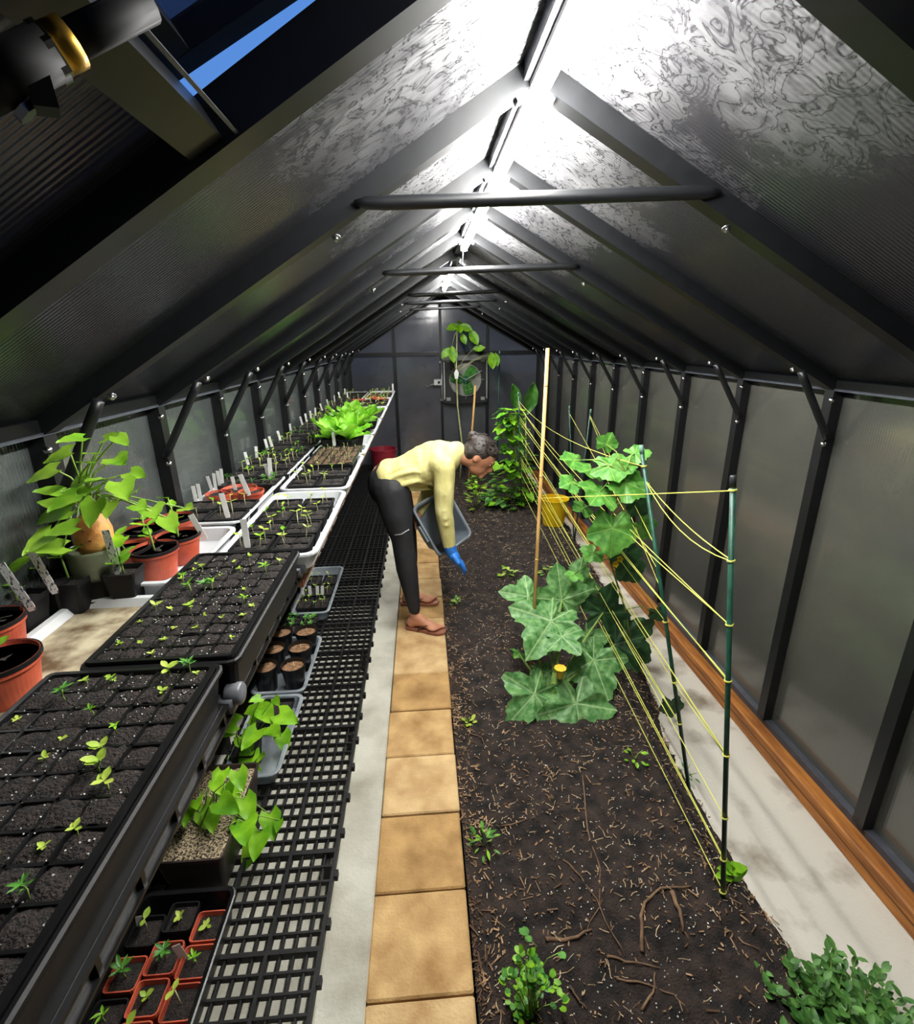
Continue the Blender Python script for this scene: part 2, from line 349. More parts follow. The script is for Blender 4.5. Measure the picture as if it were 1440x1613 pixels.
# gable walls
def gable(name, y, near):
    g = struct(empty(name))
    xs = [XL, -.335, .262, .865, XR]
    def top(x): return ZR-(XC-x)*(ZR-ZE)/(XC-XL) if x < XC else ZR-(x-XC)*(ZR-ZE)/(XR-XC)
    for a, b in zip(xs, xs[1:]):
        MB().box(((a+b)/2, y+.02, (ZE+.02)/2), (b-a-.01, .008, ZE-.02)).build('panel', GABLEP, g)
        mids = [a, b] if not (a < XC < b) else [a, XC, b]
        pr = [(a, ZE)]+[(x, top(x)-.01) for x in mids]+[(b, ZE)]
        m = MB(); n = len(pr); m.add([(x, y+.016, z) for x, z in pr]+[(x, y+.024, z) for x, z in pr], [tuple(range(n)), tuple(range(2*n-1, n-1, -1))]+[(i, (i+1) % n, n+(i+1) % n, n+i) for i in range(n)]); m.build('gable_panel', GABLEP, g)
    for x in xs: MB().box((x, y, top(x)/2-.01), (.035, .04, top(x)-.02)).build('mullion', ALU, g)
    MB().box(((XL+XR)/2, y-.002, ZE+.012), (XR-XL, .04, .045)).build('crossbar', ALU, g)
    MB().box(((XL+XR)/2, y-.002, .04), (XR-XL, .04, .08)).build('sill_rail', ALU, g)
    for a, b in ((XL, XC), (XC, XR)): MB().beam((a, y, top(a)-.01), (b, y, top(b)-.01), .045, .05).build('verge_bar', ALU, g)
    return g
gable('wall_back', YF, False); gable('wall_front', YB, True)
# ------------------------------------------------------------------ roof
roof = struct(empty('ceiling'))
RI = V((XC, 0, ZR)); NL = V((-(ZR-ZE), 0, XC-XL)).normalized(); NR = V(((ZR-ZE), 0, XR-XC)).normalized()
for s, X, n in ((-1, XL, NL), (1, XR, NR)):
    e = V((X, 0, ZE)); dv = (RI-e); c = (RI+e)/2+n*.02
    M = Matrix((dv.normalized(), V((0, 1, 0)), n)).transposed()
    pm = MB().box((0, 0, 0), (dv.length-.02, SP-.01, .008), M).mesh('roof_panel', ROOFP)
    rm = MB().beam(e, RI, .05, .055, n).mesh('rafter', ALU)
    for i in range(-5, 10):
        if i < 9 and not (s < 0 and i == -3): link('roof_panel', pm, roof, (c.x, ry(i)+SP/2, c.z))
        if i < 9: link('rafter', rm, roof, (0, ry(i), 0))
        if i < 9: MB().beam(e+dv*.955+V((0, ry(i), 0))-n*.03, RI+V((-s*.0, ry(i), 0))-n*.03, .034, .012, n).build('ridge_bracket', ALUG, roof)
MB().box((XC, (YF+YB)/2, ZR+.005), (.05, YF-YB, .07)).build('ridge_beam', ALUG, roof)
for i, z in ((-1, 2.0), (1, 1.99), (4, 2.03), (5, 2.01), (7, 2.02)):
    xa = XL+(z-ZE)*(XC-XL)/(ZR-ZE)-.0; xb = XR-(z-ZE)*(XR-XC)/(ZR-ZE); y = ry(i)-.03
    MB().tube([(xa-.005, y, z-.02), (xa+.02, y, z-.02), (xa+.06, y, z-.02), (xb-.06, y, z), (xb-.02, y, z), (xb+.005, y, z)], [.006, .0125, .0145, .0145, .0125, .006], 10).build('collar_tie', ALU, roof, smooth=True)
    bolt((xa-.05, y, z-.085), (0, -.6, -.8), roof); bolt((xb+.03, y, z-.07), (0, -.6, -.8), roof)
# roof vent sash in the bay nearest the camera, propped open
SLv = (RI-V((XL, 0, ZE)))
def onroof(t, y, h=0.): return V((XL, 0, ZE))+SLv*t+NL*h+V((0, y, 0))
ya, yb = ry(-3)+.028, ry(-2)-.028; t0 = .575
c = onroof(t0/2, (ya+yb)/2, .02); ML = Matrix((SLv.normalized(), V((0, 1, 0)), NL)).transposed()
MB().box(c, (SLv.length*t0, SP-.01, .008), ML).build('roof_panel', ROOFP, roof)
MB().beam(onroof(t0, ya-.03, .0), onroof(t0, yb+.03, .0), .045, .04, NL).build('vent_sill', ALU, roof)
MB().beam(onroof(t0+.028, ya-.03, -.022), onroof(t0+.028, yb+.03, -.022), .004, .004, NL).build('vent_seal', ALUG, roof)
vent = struct(empty('window_1', onroof(.97, (ya+yb)/2, .03)))
opn = .032
def onv(t, y, h=0.): return onroof(t, y, .03+h+opn*(0.97-t)/(.97-t0)) - vent.location
for yy in (ya+.015, yb-.012): MB().beam(onv(t0+.01, yy), onv(.97, yy), .03, .03, NL).build('sash_bar', ALU, vent)
for tt in (t0+.02, .97): MB().beam(onv(tt, ya), onv(tt, yb), .04, .03, NL).build('sash_bar', ALU, vent)
q = [onv(t0+.02, ya, .012), onv(.97, ya, .012), onv(.97, yb, .012), onv(t0+.02, yb, .012)]
MB().add(q+[p+NL*.006 for p in q], [(0, 1, 2, 3), (7, 6, 5, 4), (0, 4, 5, 1), (1, 5, 6, 2), (2, 6, 7, 3), (3, 7, 4, 0)]).build('pane', panel_mat('sash_polycarbonate', (40, 38, 56), (46, 44, 62), False, .3), vent)
# automatic opener
A = ax(-30, 120, -.28); B = ax(300, -40, -.2)
op = thing('vent_opener', 'black automatic vent opener arm with brass collar under the roof window', 'vent opener', (A+B)/2)

def under(px, py, f):
    d = ray(px, py); e0 = V((XL, 0, ZE))-V((0, 0, HC)); return V((0, 0, HC))+d*(e0.dot(NL)/d.dot(NL)*f)
pA, pB = under(-60, 150, .84), under(235, 5, .88)
dd = (pB-pA); o0 = op.location
OPB = mat('opener_black', (14, 14, 15), rough=.65, spec=.2)
MB().tube([pA-o0, pA+dd*.45-o0], .016, 12).build('cylinder', OPB, op, smooth=True)
MB().tube([pA+dd*.34-o0, pB-o0], .011, 10).build('rod', OPB, op, smooth=True)
MB().tube([pA+dd*.46-o0, pA+dd*.56-o0], .0145, 14).build('brass_collar', mat('brass', (178, 138, 46), rough=.35, metal=.9), op, smooth=True)
MB().tube([pA+dd*.42-o0, pA+dd*.46-o0], .017, 6).build('nut', STEEL, op)
MB().tube([pA+dd*.25-o0+V((0, 0, -.02)), pA+dd*.28-o0+V((0, 0, -.026))], .008, 6).build('nut', STEEL, op)
MB().beam(pA+dd*.1-o0+V((0, 0, .02)), pA+dd*.1-o0+V((.02, .02, .12)), .03, .008).build('bracket', ALU, op)
MB().beam(pA+dd*.3-o0+V((0, 0, -.012)), pA+dd*.42-o0+V((0, 0, -.02)), .02, .024).build('bracket', BLKM, op)

# ------------------------------------------------------------------ LED tubes under the ridge
LIT = mat('led_diffuser', (255, 252, 245), rough=.4, emit=TUBE_LIGHT)
for k, (a, b, lab) in enumerate(((.62, 1.96, 'lit white LED tube under the ridge, the one crossing the top of the frame'), (1.98, 3.15, 'lit white LED tube under the ridge just past the first collar tie'), (4.02, 5.6, 'lit white LED tube under the ridge farthest back near the fan'))):
    t = thing('led_tube', lab, 'light', (XC+.005, (a+b)/2, ZR-.05), 0, 'LED tubes under the ridge'); L = b-a
    MB().box((0, 0, .012), (.034, L, .012)).build('housing', mat('white_housing', (235, 235, 235), rough=.4), t)
    MB().tube([(0, -L/2+.012, -.006), (0, L/2-.012, -.006)], .0155, 14).build('diffuser', LIT, t, smooth=True)
    for s in (-1, 1): MB().box((0, s*(L/2-.006), 0), (.036, .012, .036)).build('end_cap', MATS['white_housing'], t)
cp = [V((XC, 3.15, ZR-.06)), V((XC+.002, 3.2, ZR-.10)), V((XC-.01, 3.3, ZR-.12)), V((XC, 3.6, ZR-.085)), V((XC+.01, 3.9, ZR-.10)), V((XC, 4.02, ZR-.06))]
tag(MB().tube(cp, .003, 6).build('power_cord', mat('white_cord', (220, 220, 220)), smooth=True), 'thin white power cord linking the lit tubes under the ridge', 'cord')

# ------------------------------------------------------------------ exhaust fan, thermostat
yw = YF-.03
fc = ay(733, 604, yw); fl = ay(699, 560, yw); fr = ay(769, 634, yw)
FW, FH = fr.x-fl.x, fl.z-fr.z
fan = thing('exhaust_fan', 'square exhaust fan with green blades and round wire guard on the back wall', 'fan', (fc.x, yw, (fl.z+fr.z)/2))
FR = .215; m = MB()
lo = []; li = []
for k in range(32):
    a = 2*math.pi*k/32; ca, sa = math.cos(a), math.sin(a); g = max(abs(ca)/(FW/2), abs(sa)/(FH/2)); lo.append((ca/g, sa/g)); li.append((FR*ca, FR*sa))
m.loft([[V((x, .0, z)) for x, z in lo], [V((x, -.05, z)) for x, z in lo], [V((x, -.05, z)) for x, z in li], [V((x, .0, z)) for x, z in li]], False, False); m.build('housing', mat('dark_fan_housing', (34, 36, 40), rough=.4), fan)
MB().lathe([(FR, 0), (FR-.004, .002)], 32).xform(Matrix.Rotation(math.radians(90), 4, 'X')).build('back_plate', mat('fan_shutter', (172, 172, 162), (140, 140, 132), rough=.6, scale=6), fan, (0, -.004, 0))
HUB = MB().tube([(0, -.012, 0), (0, -.075, 0)], .042, 18).build('hub', mat('fan_green', (36, 120, 86), rough=.4), fan, smooth=True)
BG = mat('fan_blade_green', (92, 176, 74), rough=.4, trans=.2)
for a0 in (47, 168, 285):
    m = MB(); P = []
    for k in range(7):
        r = .035+.155*k/6; wd = (.035+.045*math.sin(math.pi*min(1, k/6*.62+.2)))
        a = math.radians(a0); c0 = V((math.cos(a)*r, 0, math.sin(a)*r)); pd = V((-math.sin(a), 0, math.cos(a)))
        P.append([c0+pd*wd*.9+V((0, -.022, 0)), c0+V((0, -.034, 0)), c0-pd*wd*.8+V((0, -.05, 0))])
    for k in range(6):
        for j in range(2): m.add([P[k][j], P[k+1][j], P[k+1][j+1], P[k][j+1]], [(0, 1, 2, 3)])
    o = m.build('blade', BG, HUB, smooth=True); md = o.modifiers.new('t', 'SOLIDIFY'); md.thickness = .004
WIRE = mat('wire_guard', (196, 198, 196), rough=.35, metal=.6)
for r in (.07, .135, .2): MB().tube([(r*math.cos(t*math.pi/16), -.085, r*math.sin(t*math.pi/16)) for t in range(33)], .0013 if r < .2 else .004, 5).build('guard_ring', WIRE, fan, smooth=True)
for a in (28, 150, 0, 270): MB().tube([(0, -.087, 0), (.24*math.cos(math.radians(a)), -.08, .24*math.sin(math.radians(a)))], .0055 if a in (28, 150) else .003, 6).build('guard_strut', WIRE, fan)
for x, z in ((-1, 1), (1, 1), (-1, -1), (1, -1)): MB().bbox((x*FW*.39, -.054, z*FH*.4), (.055, .008, .045), .003).build('mounting_plate', WIRE, fan)
for s in (-1, 1): MB().box((s*(FW/2-.012), -.056, 0), (.016, .012, FH*.8)).build('side_bar', WIRE, fan)
MB().bbox((0, -.05, FH/2-.03), (FW*1.06, .11, .07), .008).build('hood', mat('grey_hood', (128, 132, 132), rough=.4), fan)
tb = ay(690, 602, yw); th = thing('thermostat', 'small white thermostat box with black dial left of the fan', 'thermostat', (tb.x, yw, tb.z))
MB().bbox((0, -.02, 0), (.11, .05, .075), .006).build('case', mat('thermostat_white', (226, 228, 228), rough=.4), th)
MB().lathe([(.018, 0), (.016, .014)], 14).xform(Matrix.Rotation(math.radians(90), 4, 'X')).build('dial', BLK, th, (.01, -.045, 0))
MB().tube([(-.05, -.02, -.02), (-.1, -.03, -.03), (-.13, -.02, -.05), (-.16, -.03, -.04)], .006, 6).build('wire', WIRE, th)
hp = thing('conduit_pole', 'upright silver conduit bar between thermostat and fan on back wall', 'bar', (ay(696, 600, yw).x, yw, ay(696, 632, yw).z))
MB().tube([(0, -.03, 0), (0, -.03, .52)], .014, 10).build('conduit', WIRE, hp, smooth=True)
for z in (.02, .5): MB().box((0, -.012, z), (.05, .035, .02)).build('clip', WIRE, hp)
# ------------------------------------------------------------------ shelving on the left
GX0, GX1, GZ = -.851, -.334, .10
def grate_mesh():
    m = MB(); L = .572; W = GX1-GX0; nx = 14; ny = 12
    for i in range(nx+1):
        thick = (nx-i) % 4 == 0; m.box((GX0+W*i/nx+(.003 if i == 0 else -.003 if i == nx else 0), 0, -.0 if thick else -.002), (.010 if thick else .0048, L, .026 if thick else .016))
    for j in range(ny+1):
        thick = j in (0, 6, ny); m.box((GX0+W/2, -L/2+L*j/ny, 0), (W, .012 if thick else .0065, .026 if thick else .018))
    for j in range(4): m.box((GX1+.006, -L/2+L*(j+.5)/4, -.004), (.014, .022, .022))
    return m.mesh('grate_panel', BLKM)
low = thing('low_shelf', 'low black plastic lattice shelf running along the concrete floor', 'shelf', (0, 0, GZ))
gm = grate_mesh(); yk = 1.258-.575*3+.2875
LEGM = MB().box((0, 0, -.055), (.03, .03, .085)).mesh('foot', BLKM)
for k in range(12):
    y = yk+.575*k
    if y > YF-.3: break
    link('grate_panel', gm, low, (0, y, 0))
    for x in (GX0+.02, GX1-.035): link('foot', LEGM, low, (x, y+.27, 0))
# upper shelf
SZ = 1.07
UX0, UX1 = -.90, -.385
up = thing('upper_shelf', 'long black plastic shelf carrying the seedling trays along the left wall', 'shelf', (0, 0, SZ))
lug = MB(); lug.lathe([(.0, -.016), (.018, -.016), (.0215, -.012), (.0215, .012), (.018, .016), (0, .016)], 16).xform(Matrix.Rotation(math.pi/2, 4, 'Y')); lug.box((-.012, 0, -.012), (.03, .05, .03)); lugm = lug.mesh('lug', mat('grey_lug', (92, 94, 98), (60, 62, 66), rough=.35), True)
seg = MB(); seg.box(((UX0+UX1)/2, 0, -.008), (UX1-UX0, .566, .012))
segm = seg.mesh('shelf_board', BLKM)
rail = MB(); rail.box((UX1-.008, 0, -.016), (.016, .566, .036)); rail.box((UX1+.004, 0, -.002), (.010, .566, .006)); rail.box((UX1+.004, 0, -.032), (.010, .566, .005))
for j in range(6): rail.box((UX1+.003, -.24+.096*j, -.017), (.008, .008, .03))
railm = rail.mesh('edge_rail', BLK)
woodm = MB().box((UX1-.0, 0, -.05), (.022, .566, .03)).mesh('edge_board', WOODB)
for k in range(-1, 11):
    y = .827+.57*k
    if y+.57 > YF-.05: break
    link('shelf_board', segm, up, (0, y+.285, 0)); link('edge_rail', railm, up, (0, y+.285, 0)); link('lug', lugm, up, (UX1+.012, y, .004))
    if k >= 1: link('edge_board', woodm, up, (0, y+.285, 0))
    MB().box((UX0+.02, y+.1, -.5355), (.03, .03, 1.067)).build('post', BLKM, up)
    MB().beam((UX0+.03, y+.1, -.28), (UX0+.3, y+.1, -.02), .02, .02).build('bracket', BLKM, up)
    if y > 5.8: break
ORD = 'first second third fourth fifth sixth seventh eighth ninth tenth eleventh twelfth thirteenth fourteenth fifteenth sixteenth seventeenth eighteenth nineteenth twentieth'.split()+['twenty '+x for x in 'first second third fourth fifth sixth seventh eighth ninth'.split()]
ST = SZ+.0                     # surface of the upper shelf is SZ-.002
# ------------------------------------------------------------------ containers
def open_tray(mb, hx, hy, h, r=.03, lip=.012, t=.004, taper=.012, seg=4):
    mb.loft([rr(hx-taper, hy-taper, r, 0, seg), rr(hx, hy, r, h-.006, seg), rr(hx+lip, hy+lip, r+lip, h-.006, seg), rr(hx+lip, hy+lip, r+lip, h, seg), rr(hx+lip-.004, hy+lip-.004, r+lip-.004, h+.002, seg), rr(hx-t, hy-t, r-.003, h, seg), rr(hx-taper-t, hy-taper-t, r-.003, t, seg)])
    return mb
def white_tray(label, x0, x1, y0, y1, z=None, h=.05, m=None, floor=None, name='seed_tray', group='shallow plastic trays on the shelves'):
    z = SZ if z is None else z
    t = thing(name, label, 'tray', ((x0+x1)/2, (y0+y1)/2, z), 0, group)
    open_tray(MB(), (x1-x0)/2-.012, (y1-y0)/2-.012, h).build('tray_body', m or WHT, t, smooth=False)
    if floor: MB().loft([rr((x1-x0)/2-.0285, (y1-y0)/2-.0285, .02, .0045), rr((x1-x0)/2-.0285, (y1-y0)/2-.0285, .02, .007)]).build('tray_floor_dirt', floor, t)
    return t
def cells(mb, so, w, l, nx, ny, h, gap=.0042, lipw=.008, depth=.001, t=.0025):
    """moulded cell insert: outer skirt, rim, divider ridges (mb) and a soil plug per cell (so)"""
    mb.loft([rr(w/2-.012, l/2-.012, .008, 0, 2), rr(w/2-.003, l/2-.003, .008, h-.006, 2), rr(w/2, l/2, .01, h-.006, 2), rr(w/2, l/2, .01, h, 2), rr(w/2-lipw, l/2-lipw, .006, h, 2), rr(w/2-lipw-.002, l/2-lipw-.002, .006, h-.018, 2)])
    iw, il = w-2*lipw, l-2*lipw; cw, cl = iw/nx, il/ny
    for i in range(1, nx): mb.box((-iw/2+cw*i, 0, h-.0125), (gap, il, .018))
    for j in range(1, ny): mb.box((0, -il/2+cl*j, h-.0125), (iw, gap, .018))
    for i in range(nx):
        for j in range(ny):
            cx, cy = -iw/2+cw*(i+.5), -il/2+cl*(j+.5); k = 5
            hx, hy = cw/2-gap*.4, cl/2-gap*.4; zz = h-depth+u(-.004, .001)
            P = []
            for b in range(k+1):
                for a in range(k+1):
                    X = -1+2*a/k; Y = -1+2*b/k; P.append((cx+X*hx, cy+Y*hy, zz-.006*(X*X*X*X+Y*Y*Y*Y)*.5+u(-.0024, .0024)))
            so.add(P, [(b*(k+1)+a, b*(k+1)+a+1, (b+1)*(k+1)+a+1, (b+1)*(k+1)+a) for b in range(k) for a in range(k)])
    return [(-iw/2+cw*(i+.5), -il/2+cl*(j+.5)) for i in range(nx) for j in range(ny)]
def specks(n, w, l, z, par):
    m = MB()
    for k in range(n):
        r = u(.0003, .0010); m.box((u(-w, w)/2, u(-l, l)/2, z+u(-.002, .001)), (2*r, 2*r, 2*r), Matrix.Rotation(u(0, 3), 3, (1, .4, .7)))
    o = m.build('perlite', PERL, par); o['kind'] = 'stuff'; return o
def cell_tray(label, cx, cy, w, l, nx, ny, z=None, h=.06, soilm=None, rz=0, group='cell trays', outer=True, sp=0, name='cell_tray', plast=None):
    z = SZ if z is None else z
    t = thing(name, label, 'tray', (cx, cy, z), rz, group)
    mb = MB(); so = MB(); c = cells(mb, so, w, l, nx, ny, h)
    mb.build('tray_body', plast or BLK, t); so.build('soil', soilm or SOILP, t, smooth=True)
    if outer:
        o = MB(); open_tray(o, w/2+.004, l/2+.004, h-.008, .012, .007, .003, .01, 2); o.build('outer_tray', BLKM, t)
    if sp: specks(sp, w-.02, l-.02, h-.004, t)
    M = Matrix.Translation((cx, cy, z)) @ Matrix.Rotation(rz, 4, 'Z')
    return t, [M @ V((a, b, h-.008)) for a, b in c]
def rpot(label, p, r, h, m=None, soilm=None, group=None, name='round_pot', cat='pot', lipm=None, n=44):
    t = thing(name, label, cat, p, 0, group)
    MB().lathe([(r*.74, 0), (r*.93, h*.82), (r*.99, h*.82), (r, h), (r*.955, h), (r*.9, h*.8), (r*.72, .004)], n).build('pot_body', m or TERRA, t, smooth=False)
    mb = MB(); mb.loft([[V((rad*math.cos(2*math.pi*k/14), rad*math.sin(2*math.pi*k/14), h*.87+dz+u(-.002, .002))) for k in range(14)] for rad, dz in ((r*.915, -.003), (r*.6, .001), (r*.25, .002))], False, True); mb.build('soil', soilm or SOILP, t, smooth=True)
    if lipm: MB().lathe([(r*1.0, h*.9), (r*1.02, h*.91), (r*1.02, h*1.0), (r*.97, h*1.004), (r*.955, h*.9)], n).build('rim', lipm, t, smooth=False)
    return t
def spot(label, p, w, h, m=None, group=None, rz=0, soilm=None, name='square_pot'):
    t = thing(name, label, 'pot', p, rz, group); a = w/2
    MB().loft([rr(a*.72, a*.72, .008, 0, 2), rr(a*.95, a*.95, .008, h-.012, 2), rr(a, a, .01, h-.012, 2), rr(a, a, .01, h, 2), rr(a-.003, a-.003, .008, h, 2), rr(a*.9-.003, a*.9-.003, .008, h-.022, 2)]).build('pot_body', m or BLKM, t)
    mb = MB(); mb.loft([[q+V((0, 0, u(-.002, .002))) for q in rr(a*.93-.003, a*.93-.003, .01, h-.014, 2)], [q+V((0, 0, u(-.002, .004))) for q in rr(a*.5, a*.5, .01, h-.011, 2)]], False, True); mb.build('soil', soilm or SOILP, t, smooth=True)
    return t
TAGM = [MB().loft([rr(.007, .0005, .0004, 0, 1), rr(.0085, .0005, .0004, .01, 1), rr(.0085, .0005, .0004, .095*k, 1)]).mesh('label_stake', TAG if k > 1 else TAGW) for k in (.6, .85, 1.1)]
def ptag(label, p, s=1., rz=0., tilt=(0, 0), group='white plant labels', size=1):
    o = link('plant_label', TAGM[size], None, p); o.rotation_euler = (tilt[0], tilt[1], rz); o.scale = (s, 1, s); tag(o, label, 'plant label', group); return o
# ------------------------------------------------------------------ leaves
LM = {}
def leafmesh(kind, m, seed=0):
    key = (kind, m, seed)
    if key in LM: return LM[key]
    r = random.Random(seed*13+len(kind)); mb = MB()
    if kind in ('squash', 'cucumber'):
        n = 60 if kind == 'squash' else 34; rings = []
        for q in (.0, .34, .68, 1.0):
            L = []
            for k in range(n):
                a = -math.pi+2*math.pi*k/n           # 0 = tip
                if kind == 'squash': rad = .44+.115*math.cos(5*a*.92)*(1-.25*abs(a)/math.pi)+.028*math.cos(a*13.8)+.018*math.cos(a*27+seed)+.08*math.cos(a)
                else: rad = .45+.05*math.cos(5*a)+.018*math.cos(a*17)+.06*math.cos(a)
                sinus = max(0, abs(a)-2.55)/.6; rad *= 1-.62*min(1, sinus)
                rad = .5*q*rad+rad*.5*q if q else .01
                x = math.sin(a)*rad; y = math.cos(a)*rad
                z = .16*(x*x+y*y)*(-1.1)+.035*q*math.sin(a*5+seed)+.025*q*math.sin(a*9+1.7*seed)+.05*abs(math.sin(2.5*a))*q*(1 if kind == 'squash' else .5)
                L.append(V((x, y+.0, z)))
            rings.append(L)
        mb.loft(rings, True, False)
    else:
        P = dict(oval=(.30, 0, .05, .25, 9), heart=(.42, .26, .06, .3, 10), lettuce=(.24, 0, .1, .45, 10), lance=(.16, 0, .05, .4, 7), round=(.4, .06, .05, .2, 8), banana=(.2, 0, .1, .3, 9))[kind]
        W, back, fold, droop, n = P; rows = []
        for i in range(n):
            t = i/(n-1)
            if kind == 'heart': wd = W*1.3*(1-t)**.72*min(1, .5+t*2.2)
            elif kind == 'lettuce': wd = W*(math.sin(math.pi*(t*.8+.13))**1.2*.6+.5*math.sin(math.pi*t*.97)*t)
            elif kind == 'round': wd = W*math.sin(math.pi*min(1, t*.9+.1))**.6
            else: wd = W*math.sin(math.pi*min(1, t*.98+.02))**.85
            if i == n-1: wd = .004
            sh = -back*(1-t)**3
            row = []
            for c in (-1, -.5, 0, .5, 1):
                wave = (.05 if kind == 'lettuce' else .018)*math.sin(i*1.9+c*2.3+seed)*abs(c)
                row.append(V((c*wd, t+sh*abs(c)**1.5, fold*abs(c)-droop*t*t*.5+.25*droop*t+wave)))
            rows.append(row)
        vs = [p for row in rows for p in row]
        mb.add(vs, [(i*5+j, i*5+j+1, i*5+j+6, i*5+j+5) for i in range(n-1) for j in range(4)])
    me = mb.mesh('leaf', LEAF[m], True); LM[key] = me; return me
def leaf(parent, kind, m, base, d, size, up=V((0, 0, 1)), roll=0., seed=0, wide=1.):
    d = V(d).normalized(); x = d.cross(V(up))
    if x.length < .05: x = d.cross(V((1, 0, 0)))
    x.normalize(); z = x.cross(d)
    if roll: q = Quaternion(d, roll); x = q @ x; z = q @ z
    o = link('leaf', leafmesh(kind, m, seed), parent)
    M = Matrix((x*size*wide, d*size, z*size)).transposed().to_4x4(); M.translation = V(base); o.matrix_basis = M; return o
def stem(parent, pts, r, m='stem', n=6, name='stem'): return MB().tube(pts, r, n).build(name, LEAF[m], parent, smooth=True)
# small one-piece seedlings (too small in the photo to show parts)
def seedmesh(nl, h, ls, kind, m, ms='stem', sr=1.):
    mb = MB(); mb.tube([(0, 0, -.006), (.002*sr, 0, h*.5), (0, .002, h)], .0012*sr, 5); nv = len(mb.v); nf = len(mb.f)
    a0 = u(0, 6)
    for k in range(nl):
        a = a0+k*2.4+u(-.3, .3) if nl > 2 else a0+k*math.pi; el = u(.15, .7)
        lm = leafmesh(kind, m, k % 3); d = V((math.cos(a)*math.cos(el), math.sin(a)*math.cos(el), math.sin(el))); x = d.cross(V((0, 0, 1))).normalized(); z = x.cross(d); s = ls*u(.75, 1.15)
        M = Matrix((x*s, d*s, z*s)).transposed(); b = V((0, 0, h*(1-.35*(k//2)/max(1, nl/2))))
        mb.add([M @ v.co+b for v in lm.vertices], [tuple(p.vertices) for p in lm.polygons])
    me = mb.mesh('seedling', [LEAF[ms], LEAF[m]], True)
    me.polygons.foreach_set('material_index', [0]*nf+[1]*(len(me.polygons)-nf)); return me
SEED = dict(
    tiny=[seedmesh(4, .008, .009, 'oval', 'young') for k in range(4)],
    small=[seedmesh(4, .014, .014, 'oval', 'young') for k in range(3)]+[seedmesh(6, .02, .014, 'lance', 'lime') for k in range(2)],
    sprout=[seedmesh(2, .045, .022, 'oval', 'young', 'pale') for k in range(4)]+[seedmesh(3, .035, .02, 'oval', 'lime', 'pale') for k in range(2)],
    thread=[seedmesh(2, .03, .01, 'lance', 'young', 'pale', .7) for k in range(3)],
    bushy=[seedmesh(9, .024, .018, 'lance', 'green') for k in range(3)])
def seedling(kind, p, label, group, s=1.):
    o = link('seedling', rnd.choice(SEED[kind]), None, p); o.scale = (s*u(.8, 1.2),)*3; o.rotation_euler = (u(-.15, .15), u(-.15, .15), u(0, 6)); return tag(o, label, 'seedling', group)
def sow(pts, kind, frac, label, group, s=1.):
    for p in pts:
        if rnd.random() < frac: seedling(kind, p+V((u(-.008, .008), u(-.008, .008), 0)), label, group, s)

# ------------------------------------------------------------------ upper shelf, right column
t, c1 = cell_tray('black cell tray of dark soil nearest the camera on the upper shelf', -.5255, .53, .285, .545, 6, 12, h=.088, sp=700)
for a, b in ((105, 1090), (110, 1105)): pass
sow(c1, 'tiny', .14, 'tiny seedling in the nearest black cell tray', 'seedlings in the nearest cell tray')
for k, (a, b, kd, s) in enumerate(((105, 1105, 'bushy', 1.0), (178, 1075, 'small', 1), (265, 1065, 'small', 1.2), (300, 1060, 'bushy', .8), (158, 1215, 'small', 1.2), (160, 1190, 'small', 1), (122, 1315, 'small', .9), (45, 1415, 'bushy', 1), (185, 1155, 'small', .9), (255, 1095, 'tiny', 1.2), (148, 1128, 'small', .9), (170, 1245, 'small', 1))):
    seedling(kd, az(a, b, SZ+.083), 'leafy seedling standing out in the nearest black cell tray', 'larger seedlings in the nearest cell tray', s)
t, c2 = cell_tray('black cell tray of dark soil second from the camera on the upper shelf', -.494, 1.075, .262, .50, 6, 12, h=.088, sp=600)
sow(c2, 'tiny', .3, 'tiny seedling in the second black cell tray', 'seedlings in the second cell tray')
for a, b, kd in ((320, 890, 'small'), (322, 925, 'bushy'), (290, 910, 'small'), (245, 955, 'small'), (300, 955, 'small'), (275, 985, 'tiny'), (385, 945, 'small'), (420, 895, 'small'), (335, 920, 'small'), (300, 925, 'small'), (370, 880, 'tiny'), (440, 880, 'tiny')):
    seedling(kd, az(a, b+8, SZ+.083), 'leafy seedling standing out in the second black cell tray', 'larger seedlings in the second cell tray', 1.05)
for k, (y0, y1) in enumerate(((1.36, 2.02), (2.05, 2.70), (2.73, 3.30), (3.33, 4.0), (4.03, 4.75), (4.78, 5.5), (5.53, 6.3))):
    nth = ('first', 'second', 'third', 'fourth', 'fifth', 'sixth', 'farthest')[k]
    white_tray('white rimmed shallow tray along the shelf edge, %s behind the two cell trays' % nth, -.605, -.318, y0, y1, h=.055)
SG = 'seedlings in the shelf edge trays'
def pack(cx, cy, nx, ny, label, kind, frac, w=.115, l=.115, grp='black cell packs in the white trays', z=.006, sd='pale sprout in a black cell pack in the white trays', soilm=None, h=.052, s=1.):
    t, c = cell_tray(label, cx, cy, w, l, nx, ny, z=SZ+z, h=h, outer=False, group=grp, name='cell_pack', plast=BLKM, soilm=soilm)
    if kind: sow(c, kind, frac, sd, sd.replace('sprout', 'sprouts', 1), s)
    return t
for j, yy in enumerate((1.46, 1.59, 1.72, 1.85)):
    for i, xx in enumerate((-.525, -.405)):
        pack(xx, yy, 2, 2, 'black four cell pack, %s row on the %s side of the first white edge tray' % (ORD[j], ('wall', 'aisle')[i]), 'sprout', .75, .112, .118, sd='pale sprout in the first white tray behind the cell trays')
for j, yy in enumerate((2.16, 2.32)):
    for i, xx in enumerate((-.525, -.405)):
        pack(xx, yy, 2, 2, 'black four cell pack, %s row on the %s side of the second white edge tray' % (ORD[j], ('wall', 'aisle')[i]), 'sprout', .6, .112, .14, sd='pale sprout in the second white tray behind the cell trays')
